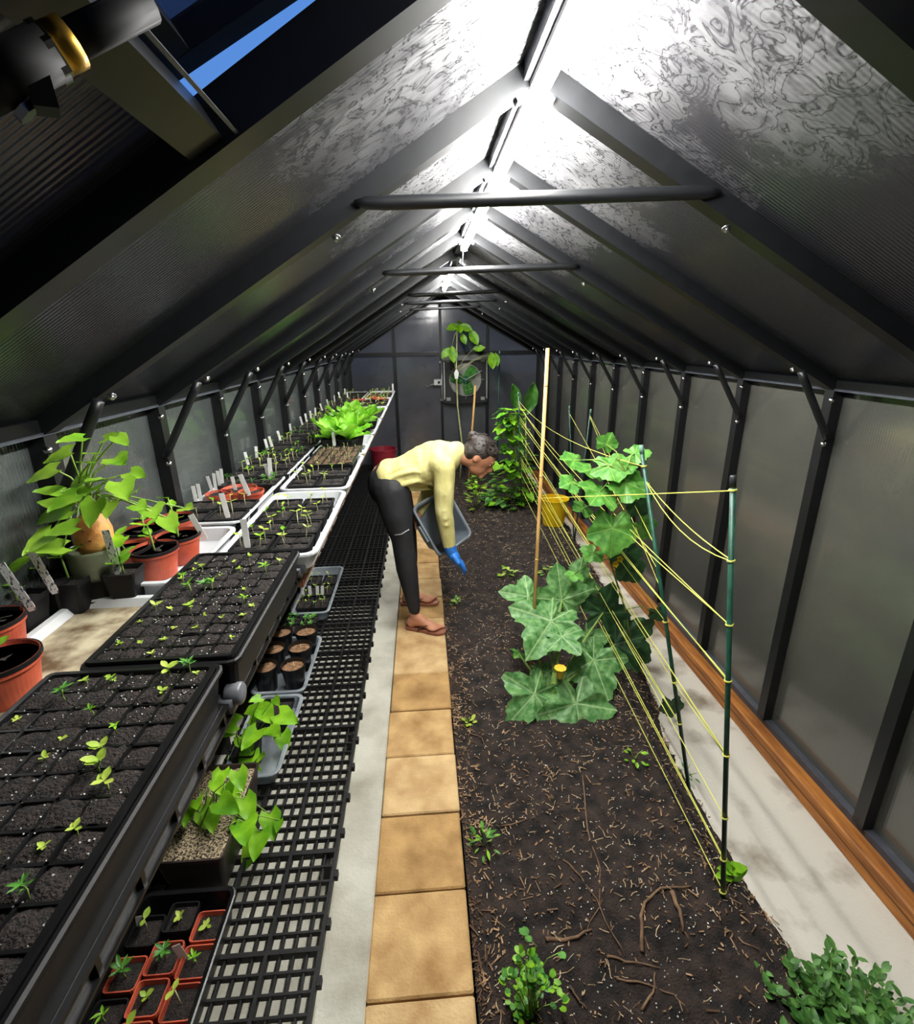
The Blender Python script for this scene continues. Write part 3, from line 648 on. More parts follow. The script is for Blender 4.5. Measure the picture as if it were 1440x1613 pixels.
cell_tray('brown soil cell tray in the middle of the shelf edge row', -.465, 2.66, .24, .46, 6, 12, z=SZ+.008, h=.06, soilm=SOILB, outer=False, group='cell trays')[1]
sow([V((-.465+u(-.1, .1), u(2.5, 2.85), SZ+.06)) for k in range(26)], 'thread', 1, 'thin pale sprout in the brown soil cell tray', 'sprouts in the brown cell tray')
# lettuces in black pots
k = 0
for kk, (xx, yy, s) in enumerate(((-.55, 3.02, 1.), (-.44, 3.0, 1.15), (-.54, 3.22, 1.), (-.425, 3.2, 1.1), (-.53, 3.46, 1.1), (-.42, 3.5, 1.15), (-.50, 3.76, 1.1), (-.40, 3.82, 1.05))):
    t = thing('potted_lettuce', 'bright green lettuce in a black pot, %s pair from the camera, %s side' % (('nearest', 'second', 'third', 'farthest')[kk//2], ('wall', 'aisle')[kk % 2]), 'lettuce', (xx, yy, SZ+.008), u(0, 3), 'lettuces in black pots')
    MB().loft([rr(.034, .034, .008, 0, 2), rr(.05, .05, .008, .08, 2), rr(.047, .047, .008, .08, 2), rr(.044, .044, .008, .07, 2)]).build('pot', BLKM, t)
    for q in range(9):
        a = q*2.4+u(-.2, .2); el = u(.35, 1.1); leaf(t, 'lettuce', 'lettuce', (0, 0, .072), (math.cos(a)*math.cos(el), math.sin(a)*math.cos(el), math.sin(el)), s*u(.12, .17), seed=q % 4, wide=1.25)
# far end of the row
REDL = mat('red_leaf', (176, 74, 52), (120, 50, 40), rough=.6, scale=20); LEAF['red'] = REDL
for k9, yy in enumerate((4.18, 4.36, 4.56, 4.9, 5.1, 5.3, 5.62, 5.8, 6.0)):
    for xx in (-.53, -.40): pack(xx, yy, 2, 2, 'small black cell pack, %s row behind the lettuces on the %s side' % (ORD[k9], 'wall' if xx < -.5 else 'aisle'), 'sprout' if yy > 5 else 'small', .9, .115, .15, sd='small sprout at the far end of the shelf edge row', soilm=SOILB if yy > 5 else None, s=1.3)
for xx, yy, w9 in ((-.42, 5.2, 'at the aisle edge'), (-.5, 5.35, 'in the middle'), (-.62, 5.15, 'nearest the wall')):
    t = thing('red_seedling', 'reddish leafy seedling at the far end of the upper shelf, '+w9, 'seedling', (xx, yy, SZ+.055), 0, 'red seedlings far back')
    for q in range(8): a = q*.8; leaf(t, 'oval', 'red', (0, 0, 0), (math.cos(a), math.sin(a), .35), .09, seed=q % 3, wide=1.3)
# ------------------------------------------------------------------ upper shelf, left column
LX0, LX1 = -.895, -.632
white_tray('bare dirty beige tray under the black square pots, nearest on the wall side', LX0, LX1, .35, 1.215, h=.024, floor=BEIGE)
white_tray('white tray holding the terracotta coloured round pots', LX0, LX1, 1.235, 1.66, h=.045)
for k, (y0, y1, nm) in enumerate(((1.68, 2.32, 'first behind the terracotta pots'), (2.34, 3.0, 'second behind the terracotta pots'), (3.02, 3.75, 'third behind the terracotta pots'), (3.77, 4.6, 'fourth behind the terracotta pots'), (4.62, 5.45, 'fifth behind the terracotta pots'), (5.47, 6.3, 'farthest on the wall side'))):
    white_tray('white rimmed tray on the wall side, '+nm, LX0, LX1, y0, y1, h=.05)
GB = 'black square pots on the wall side'
def upright(t, h, leaves, base, kind='round', m='lime', lean=(0, 0)):
    P = [V((0, 0, base)), V((lean[0]*.4, lean[1]*.4, base+h*.5)), V((lean[0], lean[1], base+h))]; stem(t, P, [.003, .0026, .002])
    for i, (f, a, s) in enumerate(leaves):
        b = P[0]+(P[2]-P[0])*f; leaf(t, kind, m, b, (math.cos(a), math.sin(a), .45), s, seed=i % 3)
def potat(px, py, z): return az(px, py, z)
for a, b, w, lab, lv in ((42, 992, .092, 'black square pot with one round seedling, nearest the wall corner', [(1, 1.2, .055), (.6, 3.5, .035), (.4, -.4, .04)]), (92, 962, .085, 'black square pot half hidden behind its neighbours with a slim seedling', [(1, 1.6, .05), (.6, 4.2, .03)]), (122, 958, .092, 'black square pot with a drooping two leaf seedling', [(1, 2.6, .05), (.95, 0.3, .055), (.9, 4.6, .04)]), (205, 944, .078, 'black square pot with a tall three leaf seedling beside the cell tray', [(1, 2., .05), (.7, .3, .045), (.4, 4.4, .045), (.45, 1.5, .04)])):
    p = az(a, b, SZ+.006); t = spot(lab, p, w, .085, group=GB, rz=u(-.1, .1)); upright(t, .075, lv, .07, lean=(u(-.01, .01), .0))
for a, b, s, tl in ((20, 940, 1, .25), (66, 908, 1, .2), (183, 872, 1, .03), (118, 905, .8, .0)):
    pass
for (px, py), rz, tl, lab in (((52, 962), .1, -.28, 'white handwritten plant label leaning in the pot nearest the wall corner'), ((88, 935), .1, -.22, 'white handwritten plant label in the half hidden black pot'), ((186, 905), 0, -.03, 'white handwritten plant label in front of the terracotta pots')):
    pq = az(px, py, SZ+.08); pq.x = max(pq.x, -.875); ptag(lab, pq, 1.15, rz, (0, tl), 'handwritten labels near the wall', 2)
GR = 'terracotta coloured round pots'
RP = [((16, 1098), .066, 'terracotta coloured pot with a tiny sprout at the left edge of the picture'), ((2, 1030), .06, 'terracotta coloured pot cut by the left edge, behind the sprout pot')]
for (a, b), r, lab in RP:
    t = rpot(lab, az(a, b, SZ+.006), r, .085, group=GR, lipm=BLKM); upright(t, .04, [(1, 1., .03), (.9, 4., .03)], .066)
for k, ((a, b), r, lab) in enumerate((((252, 905), .062, 'terracotta coloured pot at the front right of its white tray'), ((208, 906), .062, 'terracotta coloured pot at the front left of its white tray'), ((288, 882), .062, 'terracotta coloured pot against the right rim of its white tray'), ((236, 872), .062, 'terracotta coloured pot in the middle of its white tray'), ((282, 852), .06, 'dark round pot behind the terracotta pots'), ((215, 850), .06, 'terracotta coloured pot at the back left beside the sweet potato'))):
    t = rpot(lab, az(a, b, SZ+.006), r, .085, group=GR, lipm=BLKM)
    upright(t, u(.05, .09), [(1, u(0, 6), .045), (1, u(0, 6), .045), (.65, u(0, 6), .04), (.6, u(0, 6), .035)], .066, 'oval', 'lime', (u(-.015, .015), u(-.01, .01)))
# sweet potato sprouting in a glass jar
jp = az(156, 905, SZ+.068); XW = XL+.075
sd_ = thing('jar_stand', 'low black pot turned upside down under the sweet potato jar', 'pot', (jp.x, jp.y, SZ+.008))
MB().lathe([(.062, 0), (.062, .012), (.056, .012), (.05, .06), (.0, .06)], 30).build('pot_body', BLKM, sd_)
t = thing('glass_jar', 'frosted glass jar of water holding the sprouting sweet potato', 'jar', jp)
MB().lathe([(.05, 0), (.056, .01), (.058, .07), (.055, .078), (.052, .076), (.053, .012), (.048, .006)], 24).build('jar_body', mat('jar_glass', (150, 156, 132), (112, 118, 92), rough=.12, scale=6, spec=.8, trans=.4), t, smooth=True)
SPm = mat('sweet_potato_skin', (222, 168, 92), (186, 118, 58), rough=.6, scale=14, bump=.3)
t = thing('sweet_potato', 'tan sweet potato with a mass of bright heart shaped leaves in a jar', 'sweet potato', jp+V((.008, 0, .05)))
m = MB(); m.lathe([(.012, 0), (.034, .015), (.043, .045), (.042, .075), (.034, .1), (.02, .115), (.006, .12)], 20); m.xform(Matrix.Rotation(.08, 4, 'Y')); m.build('tuber', SPm, t, smooth=True)
for k, (x, z) in enumerate(((-.02, .09), (.01, .085), (.0, .05), (.02, .06), (-.015, .035))): MB().box((x, -.0415, z), (.008, .004, .003)).build('eye', mat('tuber_scar', (110, 70, 40), rough=.8), t)
SPL = [(300-180, 700-40), (0, 0)]
for k, (px, py, s, fx) in enumerate(((110, 712, .075, -1), (85, 740, .08, -1), (130, 690, .06, -1), (165, 692, .06, 1), (185, 688, .05, 1), (180, 722, .085, 1), (140, 730, .05, 0), (190, 760, .09, 1), (165, 755, .085, 0), (205, 780, .085, 1), (140, 770, .08, 0), (120, 780, .08, -1), (100, 800, .075, -1), (68, 800, .08, -1), (80, 840, .085, -1), (110, 805, .08, -1), (175, 790, .06, 0), (215, 795, .06, 1), (240, 800, .085, 1), (262, 815, .07, 1), (290, 800, .06, 1), (150, 790, .08, 0), (100, 862, .08, -1), (118, 830, .075, -1), (150, 715, .05, 0), (135, 750, .07, -1), (205, 745, .07, 1), (95, 775, .06, -1))):
    p = ay(px, py, jp.y+u(-.14, -.02)); p.x = max(p.x, XW); b0 = V((u(-.015, .02), u(-.01, .01), .11)); e = p-t.location
    mid = (b0+e)/2+V((0, 0, .04)); sm_ = stem(t, [b0, b0+(mid-b0)*.6+V((0, 0, .02)), mid, e], [.0026, .0022, .002, .0016], 'stem')
    d = V((fx*u(.4, 1), u(-.9, -.1), u(-.5, .25)))
    leaf(sm_, 'heart', 'potato', e, d, s*.8, seed=k % 4, up=V((0, -.5, 1)))
# packs, bowls and labels in the left column
for yy in (1.75, 1.87):
    for xx in (-.83, -.70): pack(xx, yy, 2, 1, 'black two cell pack in the %s row behind the terracotta pots, %s' % ('front' if yy < 1.8 else 'back', 'against the wall' if xx < -.8 else 'beside the middle rim'), 'sprout', .8, .125, .11, sd='slim sprout on the wall side behind the terracotta pots')
for xx, yy, rr_ in ((-.76, 2.06, .07), (-.70, 2.02, .05), (-.82, 2.0, .05)):
    rpot('low terracotta coloured seedling bowl, the %s of the three' % ('widest' if rr_ > .06 else 'one nearest the middle rim' if xx > -.75 else 'one nearest the wall'), V((xx, yy, SZ+.007)), rr_, .06, group='terracotta bowls', name='seedling_bowl', lipm=None)
for k, yy in enumerate([2.2+.15*i for i in range(27)]):
    if yy > 6.2: break
    for xx in (-.83, -.70):
        pack(xx, yy, 2 if k % 3 else 3, 2, 'black cell pack, %s row behind the terracotta bowls, %s' % (ORD[k], 'against the wall' if xx < -.8 else 'beside the middle rim'), ('sprout' if k % 4 else 'bushy') if k < 12 else 'sprout', (.5 if k % 2 else .7) if k < 10 else .28, .125, .135, sd='slim sprout in the wall side row farther back', z=.006)
for px, py, sz in ((229, 780, 2), (240, 775, 2), (297, 760, 2), (296, 752, 1), (367, 718, 1), (383, 708, 1), (410, 695, 1), (418, 690, 1), (433, 680, 1), (425, 738, 1), (450, 668, 1), (462, 655, 1), (470, 650, 1), (480, 645, 1), (487, 640, 1), (497, 632, 1), (505, 625, 1), (512, 618, 1), (548, 612, 1), (372, 760, 2), (520, 612, 1), (535, 606, 1), (325, 748, 1), (283, 757, 1)):
    p = az(px, py+16, SZ+.05); p.x = min(-.66, max(p.x, -.875))
    if p.y < 6.2: ptag('white plant label standing in the wall side trays', p, .85, u(-.3, .3), (u(-.1, .1), u(-.25, .05)), 'white plant labels in the wall side trays', 1)
for (px, py), rz, tl, lab in (((325, 850), 0, -.35, 'white blank label leaning on the rim at the corner of the second cell tray'), ((360, 815), 0, -.1, 'white blank label at the front rim of the tray behind the terracotta pots'), ((393, 780), 0, -.25, 'white blank label on the middle rim beside a terracotta bowl'), ((427, 752), 0, .05, 'white blank label among the packs in the middle of the shelf'), ((391, 862), 0, .0, 'grey label hanging on the front of the first white tray'), ((527, 702), 0, .0, 'white label in front of the lettuces'), ((618, 612), 0, 0, 'white label at the far end of the shelf edge')):
    pp_ = az(px, py, SZ+.06)+V((0, -.004, 0)); pp_ = pp_ if pp_.y < 6.28 else V((-.345, 6.27, SZ+.05))
    ptag(lab, pp_, 1.1, rz, (0, tl), 'white labels along the shelf', 1)

# ------------------------------------------------------------------ lower shelf contents
LZ = GZ+.0145
def bigleaf(t, base, px, py, y, s, m='lime', kind='heart', d=None):
    e = ay(px, py, y)-t.location; b = V(base); mid = (b+e)/2+V((0, 0, .03)); sm_ = stem(t, [b, mid, e], [.0022, .002, .0015]); leaf(sm_, kind, m, e, d or (u(-.5, .9), u(-1, .2), u(-.4, .3)), s, seed=rnd.randrange(4), up=V((0, -.4, 1)))
white_tray('frosted tray of small seedlings with white labels, farthest on the low shelf', -.83, -.60, 2.72, 3.38, LZ, .06, CLEAR, name='low_tray', group='frosted trays on the low shelf')
for yy in (2.86, 3.02, 3.18):
    for xx in (-.77, -.67):
        t, c = cell_tray('black cell pack in the farthest frosted low tray, %s row, %s side' % (('front', 'middle', 'back')[round((yy-2.86)/.16)], 'wall' if xx < -.7 else 'aisle'), xx, yy, .09, .14, 2, 2, z=LZ+.006, h=.05, outer=False, group='cell packs in the far low tray', name='cell_pack', plast=BLKM); sow(c, 'sprout', .8, 'small sprout in the farthest frosted tray on the low shelf', 'sprouts in the far low tray', .9)
for px in (478, 489, 500, 508): ptag('white label standing at the front of the farthest frosted low tray', az(px, 938, LZ+.05), 1.2, 0, (0, u(-.1, .1)), 'labels of the far low tray', 0)
for yy in (2.56, 2.66):
    for xx in (-.80, -.70):
        t, c = cell_tray('black cell pack of bushy seedlings behind the six pots, %s row, %s side' % ('front' if yy < 2.6 else 'back', 'wall' if xx < -.75 else 'aisle'), xx, yy, .095, .09, 2, 2, z=LZ, h=.055, outer=False, group='cell packs behind the six pots', name='cell_pack', plast=BLKM); sow(c, 'bushy', .9, 'bushy green seedling behind the six round black pots', 'bushy seedlings on the low shelf', 1.2)
white_tray('frosted tray carrying six round black pots on the low shelf', -.855, -.595, 2.02, 2.50, LZ, .045, CLEAR, name='low_tray', group='frosted trays on the low shelf')
RB = [((458, 1062), 'front right'), ((413, 1058), 'front left'), ((465, 1032), 'middle right'), ((430, 1030), 'middle left'), ((478, 1005), 'back right'), ((442, 1003), 'back left')]
MUL = mat('straw_mulch', (150, 112, 76), (84, 60, 42), rough=.9, scale=60)
for (a, b), nm in RB:
    p = az(a, b+15, LZ+.006); p.x = max(-.80, min(-.655, p.x)); p.y = {'f': 2.11, 'm': 2.26, 'b': 2.41}[nm[0]]
    p.x = -.66 if 'right' in nm else -.79
    t = rpot('round black pot with straw mulch, %s of the six' % nm, p, .058, .13, m=BLK, soilm=MUL, group='six round black pots', name='round_pot')
    m = MB()
    for k in range(40): m.box((u(-.035, .035), u(-.035, .035), .106+u(0, .006)), (u(.01, .03), .003, .002), Matrix.Rotation(u(0, 6), 3, 'Z') @ Matrix.Rotation(u(-.4, .4), 3, 'Y'))
    o = m.build('straw', CHIP, t); o['kind'] = 'stuff'
    stem(t, [(0, 0, .1), (.004, .002, .14)], .0015, 'pale')
white_tray('frosted tray with the trailing vine on the low shelf', -.80, -.585, 1.52, 1.99, LZ, .06, CLEAR, name='low_tray', group='frosted trays on the low shelf')
spot('black pot of soil inside the trailing vine tray', V((-.69, 1.86, LZ+.006)), .15, .075, group='pots in the vine tray')
t = thing('vine_pot', 'black pot with a bright green trailing sweet potato vine on the low shelf', 'potted vine', (-.74, 1.66, LZ+.006))
MB().loft([rr(.035, .05, .01, 0), rr(.045, .062, .01, .08), rr(.042, .059, .01, .08), rr(.04, .057, .01, .065)]).build('pot', BLKM, t)
for px, py, s in ((372, 1140, .09), (395, 1128, .09), (415, 1118, .085), (440, 1125, .09), (425, 1145, .085), (405, 1150, .085), (380, 1160, .08), (445, 1155, .08), (410, 1100, .05), (395, 1185, .09), (372, 1192, .085), (405, 1190, .08), (388, 1205, .08), (360, 1155, .07), (432, 1100, .04)):
    bigleaf(t, (u(-.02, .02), u(-.03, .03), .07), px, py, 1.66+u(-.05, .06), s)
# long planter
PX0, PX1, PY0, PY1, PH = -.835, -.635, 1.135, 1.50, .15
t = thing('planter_box', 'long black planter box filled with speckled vermiculite soil on the low shelf', 'planter', ((PX0+PX1)/2, (PY0+PY1)/2, LZ))
hx, hy = (PX1-PX0)/2, (PY1-PY0)/2
MB().loft([rr(hx-.02, hy-.02, .012, 0), rr(hx-.003, hy-.003, .012, PH-.012), rr(hx, hy, .015, PH-.012), rr(hx, hy, .015, PH), rr(hx-.006, hy-.006, .01, PH), rr(hx-.01, hy-.01, .01, PH-.03)]).build('planter_body', mat('brown_black_plastic', (52, 40, 36), (34, 28, 26), rough=.45), t)
VERM = mat('vermiculite_soil', (206, 186, 150), (44, 34, 26), rough=.9, scale=170, detail=3, bump=.8, bscale=300, lo=.42, hi=.6)
m = MB(); n = 18
for j in range(n+1):
    for i in range(n+1): m.v.append((-hx+.008+(2*hx-.016)*i/n, -hy+.008+(2*hy-.016)*j/n, PH-.018+u(-.003, .003)))
for j in range(n):
    for i in range(n): a = j*(n+1)+i; m.f.append((a, a+1, a+n+2, a+n+1))
m.build('vermiculite', VERM, t, smooth=True)
o = thing('sweet_potato_vine', 'bright green heart leaved vine spilling out of the long planter box', 'vine', V(((PX0+PX1)/2, (PY0+PY1)/2, LZ+PH-.02)))
for px, py, s in ((300, 1270, .07), (320, 1285, .07), (345, 1262, .09), (335, 1275, .08), (355, 1235, .075), (330, 1300, .06), (365, 1250, .07), (385, 1258, .09), (425, 1282, .09), (385, 1292, .11), (410, 1310, .09), (400, 1330, .085), (440, 1292, .04), (340, 1230, .06), (350, 1215, .07), (290, 1290, .05), (375, 1215, .07), (310, 1260, .05)):
    e = ay(px, py, 1.26+u(-.06, .1)); e.z = max(e.z, LZ+PH+.005) if e.x < PX1+.01 else e.z
    b = V((u(-.06, .06), u(-.1, .1), .0)); ee = e-o.location; sm_ = stem(o, [b, (b+ee)/2+V((0, 0, .05)), ee], [.0024, .002, .0016]); leaf(sm_, 'heart', 'lime', ee, (u(-.3, .9), u(-1, -.2), u(-.7, .1)), s*.9, seed=rnd.randrange(4), up=V((0, -.4, 1)))
# black tray with small pots, bottom left
BX0, BX1, BY0, BY1 = -.855, -.585, .55, 1.10
t = thing('pot_carry_tray', 'deep black tray full of small square pots at the bottom of the picture', 'tray', ((BX0+BX1)/2, (BY0+BY1)/2, LZ))
open_tray(MB(), (BX1-BX0)/2-.01, (BY1-BY0)/2-.01, .09, .02, .01, .004, .01, 3).build('tray_body', BLK, t)
SQ = [(-.635, 1.0, TERRA, 'terracotta'), (-.635, .915, TERRA, 'terracotta'), (-.635, .83, TERRA, 'terracotta'), (-.72, .93, TERRA, 'terracotta'), (-.72, .845, TERRA, 'terracotta'), (-.72, .76, TERRA, 'terracotta'), (-.80, .90, TERRA, 'terracotta'), (-.80, .81, BLKM, 'black'), (-.80, .72, TERRA, 'terracotta'), (-.635, .745, TERRA, 'terracotta'), (-.72, 1.03, BLKM, 'black'), (-.80, 1.0, BLKM, 'black')]
for k, (x, y, mm, cn) in enumerate(SQ):
    cname = 'aisle side' if x > -.65 else 'middle' if x > -.75 else 'wall side'; rk = sorted([q_[1] for q_ in SQ if q_[0] == x], reverse=True).index(y)
    where = '%s from back, %s column of the deep black tray' % (ORD[rk], cname)
    p = spot('small %s square pot, %s' % (cn, where), V((x, y, LZ+.006)), .078, .075, m=mm, group='small %s square pots in the deep black tray' % cn)
    seedling(('bushy', 'small', 'sprout')[k % 3] if k else 'small', V((x, y, LZ+.068)), 'green seedling in the pot '+where, 'seedlings in the deep black tray', 1.5)
ptag('small white label in a terracotta square pot in the deep black tray', V((-.668, .93, LZ+.06)), 1.2, .2, (0, -.2), 'labels in the deep black tray', 0)
ptag('small white label at the back left of the deep black tray', V((-.83, 1.02, LZ+.05)), 1, .2, (0, .1), 'labels in the deep black tray', 0)
# ------------------------------------------------------------------ stakes, canes, twine
def sz_(p): p = V(p); p.z = soil_z(p.x, p.y) if p.x > .09 else 0; return p
def along(px, py, x=None, y=None): return ax(px, py, x) if x is not None else ay(px, py, y)
def post(name, label, base, top, r, m, cat='stake', group='plant stakes', capm=None, nodes=0):
    b = V(base); t = thing(name, label, cat, b, 0, group); e = V(top)-b; d = e.normalized()
    MB().tube([-d*.05, e*.5, e-d*.004], r, 10).build('shaft', m, t, smooth=True)
    if capm: MB().tube([e-d*.03, e-d*.001, e+d*.002], [r*1.12, r*1.12, r*.8], 10).build('cap', capm, t, smooth=True)
    for k in range(nodes): q = e*((k+.6)/nodes); MB().tube([q-d*.004, q, q+d*.004], [r, r*1.16, r], 10).build('node', m, t, smooth=True)
    return b, V(top)
TIPG = mat('pale_green_tip', (120, 160, 146), rough=.5); TIPK = mat('dark_tip', (40, 44, 46), rough=.5)
s1b, s1t = post('garden_stake', 'green coated stake standing nearest the camera in the right of the bed', sz_(az(1139, 1412, 0)), ax(1155, 750, .80), .0075, GSTAKE, capm=TIPK)
s2b, s2t = post('garden_stake', 'green coated leaning stake behind the big cucumber leaf', sz_(az(1090, 1235, 0)), ax(1010, 702, .80), .0075, GSTAKE, capm=TIPG)
cb, ct = post('bamboo_cane', 'tall tan bamboo cane standing left of the squash', sz_(az(836, 1066, 0)), ay(863, 547, 2.37), .0085, BAMB, 'cane', 'bamboo canes', nodes=4)
p3b = sz_(az(822, 800, 0)); p3t = ay(817, 618, p3b.y)
s3b, s3t = post('garden_stake', 'slim green stake among the climbing beans far back', p3b, p3t, .007, GSTAKE, capm=TIPG)
q = sz_(az(905, 835, 0)); s4b, s4t = post('garden_stake', 'short green stake with twine behind the cucumber, left of the pair', q, ay(897, 640, q.y), .006, GSTAKE, capm=TIPG)
q = sz_(az(905, 850, 0)); s5b, s5t = post('garden_stake', 'short green stake with twine behind the cucumber, right of the pair', q, ay(931, 645, q.y), .007, GSTAKE, capm=TIPG)
q = sz_(az(783, 745, 0)); post('garden_stake', 'thin green stake rising right of the fan', q, ay(787, 553, q.y), .008, GSTAKE, capm=TIPG)
q = sz_(az(738, 760, 0)); post('bamboo_cane', 'short bamboo cane in front of the fan', q, ay(749, 607, q.y), .012, BAMB, 'cane', 'bamboo canes', nodes=3)
def on(b, t, px_y):             # point on a post at image row px_y
    lo, hi = 0., 1.
    for _ in range(30):
        m = (lo+hi)/2; p = b+(t-b)*m-V((0, 0, HC)); row = 806.5-FPX*p.dot(CU)/p.dot(_f)
        if row > px_y: lo = m
        else: hi = m
    return b+(t-b)*lo
STR = [(s1b, s1t, 1403, s3b, s3t, 770, .0), (s1b, s1t, 1355, s3b, s3t, 745, .0), (s1b, s1t, 1352, s3b, s3t, 730, .01), (s1b, s1t, 1288, s3b, s3t, 708, .0), (s1b, s1t, 1190, s3b, s3t, 690, .0), (s1b, s1t, 1188, s3b, s3t, 680, .02), (s1b, s1t, 1073, s3b, s3t, 660, .02), (s1b, s1t, 1070, s3b, s3t, 655, .05), (s1b, s1t, 985, s3b, s3t, 640, .05), (s1b, s1t, 984, s3b, s3t, 636, .1), (s1b, s1t, 884, s2b, s2t, 760, .05), (s1b, s1t, 882, s2b, s2t, 758, .02), (s1b, s1t, 773, cb, ct, 785, .0),
       (s2b, s2t, 980, s3b, s3t, 665, .0), (s2b, s2t, 1075, s3b, s3t, 690, .0), (s2b, s2t, 1140, s3b, s3t, 720, .0), (s2b, s2t, 1141, s3b, s3t, 724, .03), (s2b, s2t, 735, s3b, s3t, 632, .08), (s4b, s4t, 652, s2b, s2t, 900, 0), (s5b, s5t, 655, s2b, s2t, 860, 0), (s5b, s5t, 657, s2b, s2t, 930, 0), (s1b, s1t, 1192, s2b, s2t, 1075, .0)]
NTW = {}
for k, (b0, t0_, y0_, b1, t1_, y1_, sag) in enumerate(STR):
    A, B = on(b0, t0_, y0_), on(b1, t1_, y1_)
    P = [A+(B-A)*(i/8)-V((0, 0, sag*4*(i/8)*(1-i/8))) for i in range(9)]
    far = 'bean stake' if b1 is s3b else 'leaning stake' if b1 is s2b else 'bamboo cane'
    nr = 'nearest green stake' if b0 is s1b else 'leaning stake' if b0 is s2b else 'short stakes'
    same_ = sorted([z_[2] for z_ in STR if z_[0] is b0 and z_[3] is b1], reverse=True); twn = (ORD[same_.index(y0_)]+' lowest') if len(same_) > 1 else 'alone'
    tag(MB().tube(P, .0016, 5).build('twine', TWINE), 'yellow twine strung between the %s and the %s, %s' % (nr, far, twn), 'twine', 'twine strings %s to %s' % (nr, far))
for b, t_, rows in ((s1b, s1t, (773, 884, 985, 1073, 1190, 1288, 1354, 1405)), (s2b, s2t, (735, 980, 1075, 1140))):
    for r_ in rows:
        p = on(b, t_, r_); d = (t_-b).normalized(); a_ = d.cross(V((1, 0, 0))).normalized(); c_ = d.cross(a_)
        tag(MB().tube([p+(a_*math.cos(x)+c_*math.sin(x))*.0095+d*.0012*x*.3 for x in [2*math.pi*i/10 for i in range(21)]], .0018, 5).build('twine_knot', TWINE), 'yellow twine wound around the %s green stake, %s knot from the top' % ('nearest' if b is s1b else 'leaning', ORD[rows.index(r_)]), 'twine', 'twine knots on the %s stake' % ('nearest' if b is s1b else 'leaning'))
# ------------------------------------------------------------------ squash
q = sz_(az(868, 1110, 0)); sq = thing('squash_plant', 'big squash plant with speckled lobed leaves in the middle of the bed', 'squash plant', q)
for k, (px, py, y, s, d, up_, m) in enumerate((
    (868, 978, 2.22, .38, (-.6, -.7, -.3), (0, -.55, 1), 'squash'), (885, 945, 2.34, .30, (-.1, .3, 1), (0, -1, .3), 'squash'), (885, 1003, 2.12, .20, (.5, -.9, -.2), (0, -.5, 1), 'squash'),
    (935, 1040, 2.15, .31, (.25, -.8, -.75), (0, -1, .5), 'squash'), (842, 1093, 2.0, .30, (-.8, -.5, -.55), (.1, -.8, .8), 'squash'), (908, 1108, 1.96, .34, (.0, -.75, -.75), (0, -.8, .8), 'squash'),
    (950, 965, 2.35, .26, (.3, .2, .8), (0, -1, .4), 'cukedark'), (985, 1000, 2.45, .32, (.5, -.3, -.6), (-.3, -.9, .5), 'cukedark'), (970, 1015, 2.35, .28, (.4, -.6, -.5), (-.2, -.9, .6), 'cukedark'), (925, 1005, 2.3, .22, (.2, -.6, -.4), (0, -.8, .7), 'squash'),
    (832, 940, 2.42, .24, (-.8, .1, .2), (0, -.6, 1), 'squash'), (905, 925, 2.45, .26, (.3, .3, .8), (0, -1, .3), 'squash'), (862, 1060, 2.15, .15, (-.6, -.6, -.3), (0, -.6, .9), 'squash'), (818, 1030, 2.35, .10, (-.4, -.6, .2), (0, -.6, .9), 'cuke'))):
    e = ay(px, py, y)-q; e.z = max(e.z, .05); b = V((u(-.03, .03), u(-.03, .03), .0))
    sm_ = stem(sq, [b, b*.6+e*.35+V((0, .03, .03)), e*.75+V((0, .02, 0)), e], [.009, .008, .006, .004], 'stem', 8)
    leaf(sm_, 'squash', m, e, d, s, up=V(up_), seed=k % 5)
stem(sq, [(0, 0, -.02), (.01, .01, .08), (.03, .04, .16)], [.025, .024, .018], 'stem', 10, 'crown')
m = MB(); m.lathe([(.0, 0), (.012, .01), (.02, .05), (.03, .065)], 8); m.build('flower', mat('squash_flower', (236, 190, 50), rough=.6), sq, (.03, -.02, .17))
